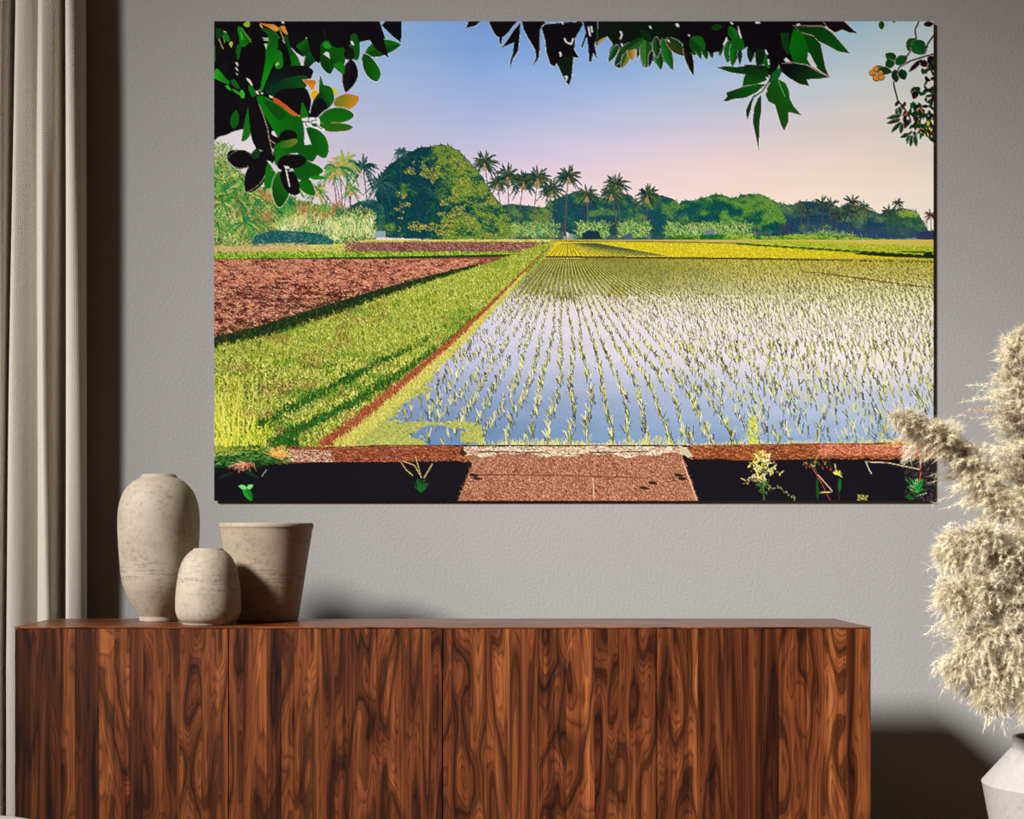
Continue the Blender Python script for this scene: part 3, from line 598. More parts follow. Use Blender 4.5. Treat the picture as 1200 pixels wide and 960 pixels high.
    sp([(320,385),(350,345),(400,325),(450,345),(465,385),(430,400),(360,410)], (15,8,12), Z5); sp([(325,460),(360,420),(430,398),(470,410),(450,440),(390,470)], (104,124,40), Z5, shade=((60,110,30),(-1,0)))
    sp([(500,560),(580,590),(640,620),(672,660),(600,700),(500,690)], (12,86,14), Z5, rim=(200,210,180)); sp([(560,700),(640,690),(690,715),(600,725)], (20,124,20), Z5)
    sp([(480,740),(560,725),(600,790),(606,850),(560,848),(500,810)], (12,98,14), Z5, rim=(200,210,180)); 
    sp([(440,560),(560,600),(560,720),(470,720),(430,640)], (10,82,16), Z5)
    sp([(300,610),(340,540),(460,520),(540,560),(500,620),(400,640),(340,650)], (16,9,16), Z5)
    sp([(95,520),(130,480),(170,500),(150,580),(100,580)], (8,60,26), Z5)
    sp([(-88,500),(-40,486),(40,490),(95,520),(110,580),(80,620),(0,640),(-60,610),(-100,560)], (14,9,15), Z5, rim=(206,210,190)); sp([(100,640),(160,520),(215,560),(225,640),(210,720),(160,790),(90,830),(55,810),(48,760)], (13,9,16), Z5, rim=(190,196,150))
    leaf((110,560),(-100,560), 150, (14,9,15), o=Z5, rim=(200,206,180)); leaf((190,560),(50,828), 150, (13,9,16), o=Z5, rim=(190,196,150)); poly([(95,520),(240,480),(250,640),(180,700),(70,640)], (14,9,15), o=Z5); sp([(95,520),(130,482),(160,490),(170,530),(120,560)], (8,60,26), Z5)
    leaf((240,470),(200,640), 130, (14,9,15), o=Z5)
    sp([(225,600),(270,640),(300,700),(260,785),(200,775)], (16,110,18), Z5); sp([(275,720),(320,660),(380,730),(400,830),(370,900),(318,948),(275,880),(262,790)], (12,66,14), Z5, rim=(180,200,150), shade=((20,96,20),(1,-1)))
    sp([(330,660),(400,640),(460,700),(490,820),(440,850),(380,820),(335,740)], (15,8,14), Z5)
    stroke([(281+a/6.857, 105+b/6.857) for a, b in [(155,115),(190,200),(225,310),(240,400),(262,490),(270,530)]], (150,140,110), 1.0); stroke([(281+a/6.857, 105+b/6.857) for a, b in [(240,400),(288,440)]], (180,140,120), .8)
    for q in [[(358,615),(395,618),(405,635),(370,640)],[(385,650),(418,652),(410,660)],[(368,640),(380,640),(408,780),(398,785)],[(255,645),(295,650),(290,660)],[(220,570),(250,580),(280,625),(240,600)]]: poly(q, (206,214,204), o=Z5)
    sp([(480,790),(500,820),(525,870),(500,860)], (90,150,50), Z5)

    # ---------------- upper middle leaves (zoom frame: x=540+X/4.286, y=15+Y/4.286)
    Z1 = (540, 15, 4.2857)
    def pz(pts, col, z=Z1, rim=(214,222,246)):
        P = np.array(pts, float); c = P.mean(0)
        if rim is not None:
            E = np.array([P[k]+(P[k]-c)/max(np.hypot(*(P[k]-c)),1)*3 for k in range(len(P))]); poly(E, rim, o=z)
        poly(P, col, o=z)
    pz([(105,42),(40,42),(25,80),(75,68)], (22,14,20))
    pz([(140,42),(290,42),(262,70),(245,95),(222,118),(208,125),(205,160),(196,155),(192,125),(175,115),(160,90)], BK)
    pz([(300,50),(298,100),(288,195),(262,235),(248,282),(250,240),(262,205),(268,150),(235,165),(203,180),(240,130),(270,85)], BK)
    pz([(305,42),(420,42),(440,80),(404,80),(396,90),(397,180),(390,235),(362,267),(378,230),(375,190),(345,140),(318,90)], BK)
    pz([(405,75),(420,60),(605,42),(615,60),(575,130),(570,190),(595,228),(566,225),(556,330),(543,368),(520,335),(500,290),(485,255),(470,272),(450,260),(430,200),(424,140)], BK)
    pz([(480,250),(565,200),(556,330),(543,368),(520,335)], (14,26,12), rim=None)
    pz([(612,42),(690,42),(690,120),(672,160),(685,235),(665,205),(655,250),(645,248),(640,180),(632,120),(610,180),(604,172),(628,100)], (12,10,26))
    pz([(690,42),(1180,42),(1200,42),(1200,140),(1170,200),(1110,190),(1040,140),(1010,110),(900,160),(820,180),(790,190),(735,120),(690,140)], BK)
    pz([(680,80),(730,90),(735,120),(680,170)], (20,64,16), rim=None); pz([(735,110),(715,140),(685,165),(690,145)], (206,150,40), rim=None)
    pz([(690,42),(1200,42),(1200,200),(1175,215),(1120,200),(1045,150),(1050,190),(1060,240),(1064,292),(1010,235),(1005,290),(960,235),(945,275),(915,272),(900,230),(905,170),(885,225),(880,170),(865,230),(840,200),(800,280),(770,268),(800,210),(775,170),(745,250),(745,190),(765,160),(735,120),(690,140)], (13,22,15), rim=None)
    for b, t, w, c, c2 in [((790,160),(742,250),34,(14,60,14),(20,90,20)),((850,150),(770,270),44,(12,50,14),(16,70,16)),((845,190),(808,280),38,(130,130,40),(40,90,20)),((850,165),(862,240),44,(206,150,50),(150,120,40)),
                           ((905,150),(885,230),20,BK,(20,30,18)),((930,130),(930,278),66,(16,84,20),(60,120,40)),((960,190),(945,275),24,(10,30,14),BK),((985,170),(1005,290),46,(14,60,20),(20,96,30)),((1010,130),(1064,292),50,(16,90,26),(24,110,34)),
                           ((980,120),(985,230),40,(14,50,20),(20,84,26))]:
        leaf(b, t, w, c, c2, o=Z1, rim=(220,210,236))
    leaf((830,190),(930,120), 40, (14,60,16), (24,96,26), o=Z1); leaf((900,90),(960,150), 40, (12,44,14), o=Z1); leaf((1030,130),(1140,220), 60, (20,66,16), (60,60,20), o=Z1, rim=(220,190,200))
    leaf((1120,130),(1168,318), 40, (16,12,18), (24,20,24), o=Z1, rim=(220,200,220))
    leaf((1140,200),(1210,150), 60, (24,110,22), (16,80,18), o=Z1)
    for pts in [[(520,130),(530,150),(555,160),(565,130)],[(495,200),(505,210),(498,222)],[(520,325),(535,320),(528,345)],[(508,48),(514,60)],[(800,95),(810,110),(800,135)],[(806,155),(812,170)],[(948,68),(955,82)],[(1086,55),(1094,72)],[(1142,110),(1150,116)],[(560,44),(580,46)],[(640,70),(650,120)],[(655,70),(660,100)],[(1130,42),(1140,48)]]:
        stroke([(540+a/4.2857, 15+b/4.2857) for a, b in pts], (222,230,250), 2.0)
    # (zoom frame: x=780+X/3.75, y=15+Y/3.75)
    Z2 = (780, 15, 3.75)
    def p2(pts, col, rim=(228,226,240)): pz(pts, col, Z2, rim)
    for b, t, w, c, c2 in [((130,120),(155,205),30,(14,56,14),(20,90,20)),((160,130),(182,208),30,(12,50,14),(20,80,20)),((190,120),(205,205),26,(12,44,14),(18,70,18)),((245,100),(238,195),30,(12,60,16),(24,100,26)),((280,120),(272,222),44,(12,80,16),(18,104,20)),
                           ((310,110),(292,238),44,(14,84,18),(20,110,24)),((325,150),(326,232),20,(16,36,30),(20,50,40)),((375,130),(372,222),36,(12,30,14),(16,40,20)),((410,140),(404,240),30,(14,40,16),(12,60,16))]:
        leaf(b, t, w, c, c2, o=Z2, rim=(224,214,236))
    p2([(60,36),(760,36),(700,60),(690,120),(630,180),(620,200),(560,230),(500,230),(470,280),(440,270),(430,160),(380,180),(360,150),(330,170),(300,130),(270,120),(240,170),(200,180),(150,150),(100,180),(60,100)], BK, rim=None)
    poly([(318,55),(325,80),(335,115),(326,112),(316,80)], (228,232,246), o=Z2); poly([(268,105),(272,120),(256,150),(252,140)], (228,232,246), o=Z2)
    leaf((280,60),(310,130), 40, (20,110,24), (14,90,20), o=Z2); leaf((200,70),(250,60), 26, (20,60,20), o=Z2); leaf((110,110),(170,170), 70, (20,96,22), (14,70,18), o=Z2); leaf((290,120),(345,160), 60, (12,96,20), o=Z2)
    p2([(690,38),(780,38),(838,92),(805,88),(775,75),(745,88),(715,70)], (22,12,18), rim=(232,160,150))
    RM = (226,190,190)
    def q2(pts, col, rim=None, shade=None): 
        if rim is not None: c = np.mean(pts, 0); poly([np.array(p)+(np.array(p)-c)/max(np.hypot(*(np.array(p)-c)), 1)*3 for p in pts], rim, o=Z2)
        poly(pts, col, o=Z2, shade=shade)
    q2([(560,60),(690,62),(730,90),(770,135),(808,180),(760,172),(700,140),(676,128),(620,110)], (10,62,14), RM, ((8,84,14),(1,1)))
    q2([(600,90),(650,105),(680,140),(690,190),(700,240),(716,280),(690,265),(665,245),(640,210),(625,180)], (10,70,16), RM, ((14,60,18),(1,1)))
    q2([(560,75),(590,80),(610,110),(628,170),(620,205),(645,240),(680,262),(700,275),(640,262),(560,215),(540,160)], (12,106,18), None, ((10,76,16),(1,1)))
    q2([(500,90),(540,90),(540,190),(510,150)], (14,60,20))
    q2([(625,175),(634,182),(650,215),(663,235),(660,250),(640,238),(624,212)], (226,230,240)); q2([(530,198),(548,218),(530,220),(518,208)], (226,230,240))
    q2([(495,225),(560,222),(620,232),(680,268),(722,284),(670,292),(618,294),(630,322),(590,315),(545,290),(510,262)], (12,16,18), RM, ((10,70,18),(1,1)))
    q2([(225,243),(262,235),(310,240),(345,235),(360,228),(440,235),(430,262),(345,272),(290,265)], (12,48,18), (224,214,232), ((10,66,18),(-1,0)))
    q2([(345,230),(440,232),(452,262),(452,285),(440,300),(400,316),(335,330),(342,290),(352,270),(340,250)], (14,80,18), None, ((12,44,16),(0,-1)))
    q2([(440,180),(462,200),(470,240),(450,246),(425,225),(425,200)], (20,104,24)); q2([(395,160),(430,160),(438,180),(425,232),(395,225)], (12,40,14)); q2([(395,60),(440,160),(445,200),(470,280),(495,230),(520,220),(500,60)], BK)
    q2([(265,352),(300,340),(345,325),(400,315),(440,315),(400,350),(350,375),(300,380),(268,390),(252,390),(270,368)], (10,84,16), (224,214,232), ((10,56,14),(-1,1)))
    q2([(395,355),(380,372),(365,400),(352,430),(358,475),(372,430),(380,395)], (14,44,20), (230,214,226))
    q2([(420,362),(405,375),(388,420),(382,480),(395,540),(408,605),(410,540),(412,480),(420,430)], (34,52,20), (236,214,220), ((14,70,22),(1,0)))
    q2([(470,290),(500,296),(525,310),(540,340),(545,380),(560,410),(596,452),(545,438),(538,440),(538,480),(520,520),(505,490),(490,440),(480,405),(450,390),(438,360),(445,330)], (12,94,18), (232,214,216), ((30,70,20),(-1,.6)))
    q2([(470,265),(500,240),(510,262),(495,292),(460,310),(450,300)], (16,96,40))
    stroke([(780+a/3.75, 15+b/3.75) for a, b in [(470,250),(455,300),(425,345),(390,370)]], (16,30,20), 1.6); stroke([(780+a/3.75, 15+b/3.75) for a, b in [(495,300),(508,335),(525,370)]], (120,190,110), .7)
    for pts in [[(45,50),(52,64)],[(98,98),(106,102)],[(284,44),(296,52)],[(394,44),(414,46)],[(438,165),(446,185)],[(450,205),(454,230)],[(575,55),(590,52)],[(440,285),(450,292)],[(438,340),(444,348)],[(10,120),(16,130)]]:
        stroke([(780+a/3.75, 15+b/3.75) for a, b in pts], (226,232,246), 2.0)
    # ---------------- right hand twig (zoom frame: x=1000+X/6, y=20+Y/6)
    Z3 = (1000, 20, 6.0)
    leaf((195,30),(195,92), 44, (16,60,20), (30,90,30), o=Z3, rim=(240,210,200)); leaf((0,100),(20,118), 12, (60,20,30), o=Z3); leaf((270,28),(295,42), 12, (90,20,30), o=Z3)
    st3 = lambda pts, c, w: stroke([(1000+a/6, 20+b/6) for a, b in pts], c, w)
    st3([(460,30),(430,95),(440,150),(400,240),(330,340),(285,420),(282,480),(310,590),(360,650),(400,720)], (30,16,26), 1.9)
    st3([(564,262),(480,285),(400,310),(330,350)], (40,20,36), 2.0); st3([(564,130),(520,190),(500,260)], (30,14,24), 2.2)
    for b, t, w, c, c2 in [((480,60),(564,30),0,BK,BK),((490,55),(566,50),40,(26,14,22),(40,14,24)),((430,150),(380,240),80,(14,60,24),(26,80,30)),((420,170),(495,265),110,(12,78,34),(18,96,40)),((300,310),(222,260),70,(20,80,30),(30,60,24)),
            ((270,360),(235,300),70,(14,70,26),None),((290,330),(380,280),70,(14,80,36),None),((200,390),(150,345),60,(16,90,30),None),((170,370),(270,390),56,(12,60,24),None),((290,370),(300,465),60,(20,60,30),(14,44,26)),((330,370),(360,445),64,(14,60,30),(10,44,24)),
            ((480,300),(385,390),36,(30,14,28),None),((470,310),(520,350),50,(30,16,24),None),((564,280),(520,330),60,(20,12,20),None),((400,540),(470,500),60,(16,50,24),(50,20,24)),((440,520),(420,580),50,(30,20,24),None)]:
        leaf(b, t, w, c, c2, o=Z3, rim=(244,226,220) if w > 30 else None)
    for cx, cy, r_ in [(130,395,24),(155,368,22),(160,430,28),(195,425,26),(190,395,18)]:
        poly([(cx+math.cos(k*.63)*r_, cy+math.sin(k*.63)*r_) for k in range(10)], (150,90,40), o=Z3); poly([(cx+math.cos(k*.63)*r_*.75, cy-3+math.sin(k*.63)*r_*.75) for k in range(10)], (222,150,60), o=Z3)
    rr = np.random.default_rng(5)
    cols3 = [(14,56,24),(20,84,36),(26,20,24),(16,70,30),(60,24,28),(12,40,20),(214,150,90),(190,90,60),(220,200,60),(26,14,22),(18,60,26)]
    for k in range(150):
        if k < 60: x, y = rr.uniform(480, 575), rr.uniform(330, 860)
        elif k < 115: x, y = rr.uniform(370, 560), rr.uniform(640, 860)
        else: x, y = rr.uniform(300, 470), rr.uniform(590, 740)
        a = rr.uniform(0, 6.28) if k < 60 else rr.uniform(.6, 2.6); L = rr.uniform(35, 70)
        c = cols3[rr.integers(0, len(cols3)-(0 if k % 3 == 0 else 5))] if k % 3 == 0 else cols3[rr.integers(0, 6)]
        leaf((x, y), (x+math.cos(a)*L, y+math.sin(a)*L), rr.uniform(16, 30), c, o=Z3)
    for b, t in [((340,690),(230,715)),((330,720),(230,750)),((330,740),(262,815)),((340,750),(330,825)),((390,820),(325,850)),((400,830),(368,880)),((410,830),(398,915)),((430,830),(440,915)),((310,640),(300,690)),((320,630),(330,690))]:
        leaf(b, t, 30, cols3[rr.integers(0,6)], (20,80,40), o=Z3, rim=(244,226,216))
    # downsample
    C[:] = np.clip(C, 0, 255)
    D = C.reshape(H//SS, SS, W//SS, SS, 3).mean((1, 3))
    # the print's crisp, saturated finish
    Bl = D.copy(); Bl[1:-1,1:-1] = (D[:-2,1:-1]+D[2:,1:-1]+D[1:-1,:-2]+D[1:-1,2:])/4
    D = D+(D-Bl)*.75
    g_ = D.mean(-1, keepdims=True); D = g_+(D-g_)*1.10
    return np.clip(D, 0, 255)/255.

# ================= helpers =================
COL = scene.collection
def P3(px, py, d):
    """photograph pixel -> point at distance d in front of the camera"""
    return Vector(((px-VX)/FPX*d, CAMY+d, CAMZ-(py-VY)/FPX*d))
def tag(o, label=None, cat=None, group=None, kind=None):
    if label: o['label'] = label
    if cat: o['category'] = cat
    if group: o['group'] = group
    if kind: o['kind'] = kind
    return o
def empty(name, loc):
    o = bpy.data.objects.new(name, None); COL.objects.link(o); o.location = loc; o.empty_display_size = .05
    return o
def mesh_obj(name, verts, faces, mat, parent=None, smooth=False):
    me = bpy.data.meshes.new(name); me.from_pydata(verts, [], faces); me.update()
    if smooth: me.polygons.foreach_set('use_smooth', [True]*len(me.polygons))
    if mat: me.materials.append(mat)
    o = bpy.data.objects.new(name, me); COL.objects.link(o)
    if parent: o.parent = parent
    return o
def bm_obj(name, bm, mat, parent=None, smooth=False):
    me = bpy.data.meshes.new(name); bm.to_mesh(me); bm.free()
    if smooth: me.polygons.foreach_set('use_smooth', [True]*len(me.polygons))
    if mat: me.materials.append(mat)
    o = bpy.data.objects.new(name, me); COL.objects.link(o)
    if parent: o.parent = parent
    return o
def box_bm(x0, x1, y0, y1, z0, z1, bevel=0, seg=1):
    bm = bmesh.new()
    bmesh.ops.create_cube(bm, size=1, matrix=Matrix.Translation(((x0+x1)/2, (y0+y1)/2, (z0+z1)/2)) @ Matrix.Diagonal((x1-x0, y1-y0, z1-z0, 1)))
    if bevel: bmesh.ops.bevel(bm, geom=bm.edges[:], offset=bevel, segments=seg, affect='EDGES', profile=.5)
    return bm
def lathe(name, prof, mat, parent=None, n=72, wob=0):
    """surface of revolution; prof = [(radius, z)...] from the bottom outside over the lip to the inside bottom"""
    V = []; F = []
    for (r, z) in prof:
        for k in range(n):
            a = 2*math.pi*k/n; V.append((r*math.cos(a), r*math.sin(a), z))
    for i in range(len(prof)-1):
        for k in range(n):
            a, b = i*n+k, i*n+(k+1) % n
            F.append((a, b, b+n, a+n))
    F.append(tuple(range(n))[::-1]); F.append(tuple((len(prof)-1)*n+k for k in range(n)))
    return mesh_obj(name, V, F, mat, parent, smooth=True)
def spline(pts, sub=8):
    P = [pts[0]]+list(pts)+[pts[-1]]; out = []
    for k in range(1, len(P)-2):
        p0, p1, p2, p3 = P[k-1], P[k], P[k+1], P[k+2]
        for s in range(sub):
            t = s/sub
            out.append(tuple(.5*(2*b+(c-a)*t+(2*a-5*b+4*c-d)*t*t+(3*b-a-3*c+d)*t**3) for a, b, c, d in zip(p0, p1, p2, p3)))
    out.append(tuple(pts[-1])); return out

class NT:
    """small wrapper to write node materials"""
    def __init__(s, name):
        s.m = bpy.data.materials.new(name); s.m.use_nodes = True
        s.t = s.m.node_tree; s.b = s.t.nodes['Principled BSDF']
    def n(s, typ, **kw):
        nd = s.t.nodes.new(typ)
        for k, v in kw.items():
            if k.startswith('i_'):
                nd.inputs[int(k[2:])].default_value = v
            else: setattr(nd, k, v)
        return nd
    def l(s, a, b): s.t.links.new(a, b)
    def ramp(s, fac, stops, interp='LINEAR'):
        r = s.t.nodes.new('ShaderNodeValToRGB'); e = r.color_ramp.elements; r.color_ramp.interpolation = interp
        while len(e) < len(stops): e.new(.5)
        for q, (p, c) in zip(e, stops): q.position = p; q.color = (*c, 1) if len(c) == 3 else c
        s.l(fac, r.inputs[0]); return r.outputs[0]
    def math(s, op, a, b=None, c=None):
        nd = s.t.nodes.new('ShaderNodeMath'); nd.operation = op
        for i, v in enumerate((a, b, c)):
            if v is None: continue
            if hasattr(v, 'links'): s.l(v, nd.inputs[i])
            else: nd.inputs[i].default_value = v
        return nd.outputs[0]
    def mix(s, fac, a, b, blend='MIX'):
        nd = s.t.nodes.new('ShaderNodeMix'); nd.data_type = 'RGBA'; nd.blend_type = blend
        for i, v in ((0, fac), (6, a), (7, b)):
            if hasattr(v, 'links'): s.l(v, nd.inputs[i])
            else: nd.inputs[i].default_value = v if i == 0 else (*v, 1)
        return nd.outputs[2]
    def noise(s, vec, scale, detail=4, rough=.5, dist=0, dim='3D', w=None):
        nd = s.t.nodes.new('ShaderNodeTexNoise'); nd.noise_dimensions = dim
        nd.inputs['Scale'].default_value = scale; nd.inputs['Detail'].default_value = detail
        nd.inputs['Roughness'].default_value = rough; nd.inputs['Distortion'].default_value = dist
        if vec is not None: s.l(vec, nd.inputs['Vector'])
        if w is not None: s.l(w, nd.inputs['W'])
        return nd.outputs[0]
    def mapping(s, vec, scale=(1,1,1), loc=(0,0,0), rot=(0,0,0)):
        nd = s.t.nodes.new('ShaderNodeMapping'); nd.inputs['Scale'].default_value = scale; nd.inputs['Location'].default_value = loc; nd.inputs['Rotation'].default_value = rot
        s.l(vec, nd.inputs[0]); return nd.outputs[0]
    def bump(s, h, strength, dist):
        nd = s.t.nodes.new('ShaderNodeBump'); nd.inputs['Strength'].default_value = strength; nd.inputs['Distance'].default_value = dist
        s.l(h, nd.inputs['Height']); s.l(nd.outputs[0], s.b.inputs['Normal']); return nd
    def coord(s, k='Object'): return s.n('ShaderNodeTexCoord').outputs[k]

# ================= materials =================
def mat_plaster():
    t = NT('grey_plaster'); c = t.coord()
    big = t.noise(c, 1.6, 4, .55); fine = t.noise(c, 95, 3, .55, .3)
    diag = t.noise(t.mapping(t.mapping(c, rot=(0, .85, 0)), (190, 190, 75)), 1.0, 3, .55, .5)
    t.l(t.mix(t.math('MULTIPLY', big, .8), (.325,.315,.308), (.36,.352,.345)), t.b.inputs['Base Color'])
    t.b.inputs['Roughness'].default_value = .9; t.b.inputs['Specular IOR Level'].default_value = .2
    h = t.math('ADD', t.math('MULTIPLY', fine, .5), t.math('MULTIPLY', diag, .7))
    t.bump(h, .42, .0042); return t.m
def mat_floor():
    t = NT('grey_concrete_floor'); c = t.coord()
    t.l(t.ramp(t.noise(c, 4, 6, .6), [(.3, (.09,.055,.03)), (.7, (.14,.09,.055))]), t.b.inputs['Base Color'])
    t.b.inputs['Roughness'].default_value = .6; return t.m
def mat_wood(name, axis='z', lighter=1.0, rough=.42, sat=1.0):
    """rosewood veneer: contour lines of a noise stretched along the grain"""
    t = NT(name); c = t.coord()
    info = t.n('ShaderNodeObjectInfo'); rnd = info.outputs['Random']
    w = t.math('MULTIPLY', rnd, 37.0)
    r2 = t.math('FRACT', t.math('MULTIPLY', rnd, 13.7)); r3 = t.math('FRACT', t.math('MULTIPLY', rnd, 29.3))
    A = (lambda a, z: (a, a, z)) if axis == 'z' else (lambda a, z: (z, a, a))
    sx = t.n('ShaderNodeSeparateXYZ'); t.l(c, sx.inputs[0]); cb = t.n('ShaderNodeCombineXYZ')
    gi = 2 if axis == 'z' else 0
    for q in range(3):
        if q == gi: t.l(t.math('MULTIPLY', sx.outputs[q], t.math('ADD', .75, t.math('MULTIPLY', r3, 1.9))), cb.inputs[q])
        else: t.l(t.math('MULTIPLY', sx.outputs[q], t.math('SUBTRACT', 15.0, t.math('MULTIPLY', r3, 5.0))), cb.inputs[q])
    v = cb.outputs[0]
    fig = t.noise(v, 1.0, 1.8, .42, .55, '4D', w)
    wob = t.noise(t.mapping(c, A(90, 9)), 1.0, 3, .6, .3, '4D', w)
    f = t.math('ADD', fig, t.math('MULTIPLY', wob, .020))
    ring = t.math('FRACT', t.math('MULTIPLY', f, t.math('ADD', 26.0, t.math('MULTIPLY', r2, 18.0))))
    line = t.ramp(ring, [(0, (.10,.08,.07)), (.06, (.45,.40,.36)), (.20, (1.05,1.05,1.05)), (.62, (1.0,.98,.96)), (.88, (.55,.5,.47)), (1, (.10,.08,.07))])
    ring2 = t.math('FRACT', t.math('ADD', t.math('MULTIPLY', f, t.math('ADD', 5.0, t.math('MULTIPLY', r3, 3.0))), r2))
    band = t.ramp(ring2, [(0, (.10,.075,.07)), (.08, (.42,.36,.33)), (.34, (1.35,1.3,1.2)), (.60, (1.1,1.05,1.0)), (.86, (.50,.44,.40)), (1, (.10,.075,.07))])
    mid = t.noise(t.mapping(c, A(110, 1.6)), 1.0, 4, .65, .15, '4D', w)
    wide = t.noise(t.mapping(c, A(24, .5)), 1.0, 2, .5, .1, '4D', w)
    m2 = t.math('ADD', t.math('MULTIPLY', mid, .50), t.math('MULTIPLY', wide, .50))
    base = t.ramp(m2, [(.32, (.026,.0065,.003)), (.43, (.085,.0215,.0075)), (.52, (.155,.044,.0135)), (.62, (.25,.082,.024)), (.76, (.42,.175,.06))])
    tone = t.ramp(t.math('FRACT', t.math('MULTIPLY', rnd, 7.31)), [(0, (.70,.66,.66)), (.5, (1.0,.98,.96)), (1, (1.25,1.25,1.2))])
    streak = t.ramp(t.noise(t.mapping(c, A(620, 9)), 1.0, 4, .7, 0, '4D', w), [(.30, (.66,.63,.60)), (.5, (1,1,1)), (.75, (1.25,1.25,1.25))])
    col = t.mix(1.0, t.mix(1.0, t.mix(.85, t.mix(.62, base, line, 'MULTIPLY'), band, 'MULTIPLY'), tone, 'MULTIPLY'), streak, 'MULTIPLY')
    if lighter != 1.0: col = t.mix(1.0, col, (lighter, lighter, lighter), 'MULTIPLY')
    t.l(col, t.b.inputs['Base Color'])
    t.b.inputs['Roughness'].default_value = rough; t.b.inputs['Specular IOR Level'].default_value = .35
    t.bump(mid, .08, .002); return t.m
def mat_ceramic(name, tint=(1,1,1), dark=.62, base=(.40,.335,.255)):
    t = NT(name); c = t.coord()
    big = t.noise(c, 9, 5, .6, .3); sp = t.noise(c, 190, 3, .6); pit = t.noise(c, 75, 5, .75, .5)
    hb = t.noise(t.mapping(c, (9, 9, 120)), 1.0, 4, .6, .3)
    b = tuple(x*y for x, y in zip(base, tint))
    col = t.mix(t.ramp(big, [(.42, (0,0,0)), (.68, (.55,.55,.55))]), b, tuple(q*.68 for q in b))
    speck = t.ramp(t.math('MULTIPLY', t.ramp(pit, [(.50, (0,0,0)), (.62, (1,1,1))]), t.ramp(big, [(.40, (.1,.1,.1)), (.58, (1,1,1))])), [(0, (0,0,0)), (1, (.60,.60,.60))])
    col = t.mix(speck, col, tuple(q*.42 for q in b))
    z = t.n('ShaderNodeSeparateXYZ'); t.l(c, z.inputs[0])
    zone = t.ramp(z.outputs[2], [(.05, (0,0,0)), (.10, (1,1,1)), (.15, (1,1,1)), (.21, (0,0,0))])
    scr = t.math('MULTIPLY', t.math('MULTIPLY', t.ramp(hb, [(.53, (0,0,0)), (.60, (1,1,1))]), t.ramp(pit, [(.42, (0,0,0)), (.55, (1,1,1))])), zone)
    col = t.mix(t.math('MULTIPLY', scr, .55), col, tuple(q*.36 for q in b))
    col = t.mix(t.ramp(sp, [(.62, (0,0,0)), (.72, (.35,.35,.35))]), col, tuple(q*.5 for q in b))
    t.l(col, t.b.inputs['Base Color']); t.b.inputs['Roughness'].default_value = .62; t.b.inputs['Specular IOR Level'].default_value = .3
    t.bump(t.math('SUBTRACT', t.math('MULTIPLY', sp, .3), t.math('MULTIPLY', scr, .5)), .35, .003); return t.m
def mat_white_pot():
    t = NT('chalky_white_ceramic'); c = t.coord()
    pit = t.noise(c, 60, 5, .7, .6); big = t.noise(c, 10, 4, .6)
    col = t.mix(t.ramp(pit, [(.52, (0,0,0)), (.66, (.5,.5,.5))]), (.40,.375,.345), (.28,.25,.22))
    col = t.mix(t.ramp(big, [(.4, (0,0,0)), (.7, (.3,.3,.3))]), col, (.33,.30,.27))
    t.l(col, t.b.inputs['Base Color']); t.b.inputs['Roughness'].default_value = .8; t.bump(pit, .3, .004); return t.m
def mat_cloth():
    t = NT('woven_linen'); c = t.coord('UV')
    s = t.n('ShaderNodeSeparateXYZ'); t.l(c, s.inputs[0]); u, v = s.outputs[0], s.outputs[1]
    k = 2*math.pi/.0088
    a = t.math('SINE', t.math('MULTIPLY', u, k)); b = t.math('SINE', t.math('ADD', t.math('MULTIPLY', v, k), t.math('MULTIPLY', t.math('SIGN', a), math.pi/2)))
    wv = t.math('MULTIPLY', t.math('ABSOLUTE', a), t.math('ADD', t.math('MULTIPLY', b, .5), .5))
    slub = t.noise(t.mapping(c, (260, 12, 1)), 1.0, 3, .6); slub2 = t.noise(t.mapping(c, (12, 260, 1)), 1.0, 3, .6)
    col = t.mix(t.math('MULTIPLY', wv, 1.25), (.40,.335,.25), (1.0,.97,.91))
    col = t.mix(t.math('MULTIPLY', t.math('ADD', slub, slub2), .30), col, (.74,.68,.585))
    t.l(col, t.b.inputs['Base Color']); t.b.inputs['Roughness'].default_value = .95; t.b.inputs['Specular IOR Level'].default_value = .1
    t.b.inputs['Sheen Weight'].default_value = .2
    t.bump(wv, .6, .002); return t.m
def flat(name, col, rough=.6, spec=.3, metal=0):
    t = NT(name); c = t.coord()
    t.l(t.mix(t.noise(c, 40, 3), tuple(q*.85 for q in col), tuple(min(1, q*1.1) for q in col)), t.b.inputs['Base Color'])
    t.b.inputs['Roughness'].default_value = rough; t.b.inputs['Specular IOR Level'].default_value = spec; t.b.inputs['Metallic'].default_value = metal
    return t.m
M_wall = mat_plaster(); M_floor = mat_floor()
M_wood = mat_wood('rosewood_veneer'); M_woodtop = mat_wood('rosewood_top', 'x', 1.0, .30)
M_dark = flat('dark_gap', (.012,.008,.006), .9, .1)
M_cer = mat_ceramic('beige_stoneware'); M_cer2 = mat_ceramic('brown_beige_stoneware', (.93,.88,.82))
M_pot = mat_white_pot(); M_cloth = mat_cloth()

# ================= the room =================
def wall_mesh():
    bm = box_bm(-3.2, 3.2, 0, .12, 0, 3.6)
    return bm
tag(bm_obj('wall_back', wall_mesh(), M_wall), kind='structure')
tag(bm_obj('floor', box_bm(-3.2, 3.2, -4.2, .12, -.1, 0), M_floor), kind='structure')

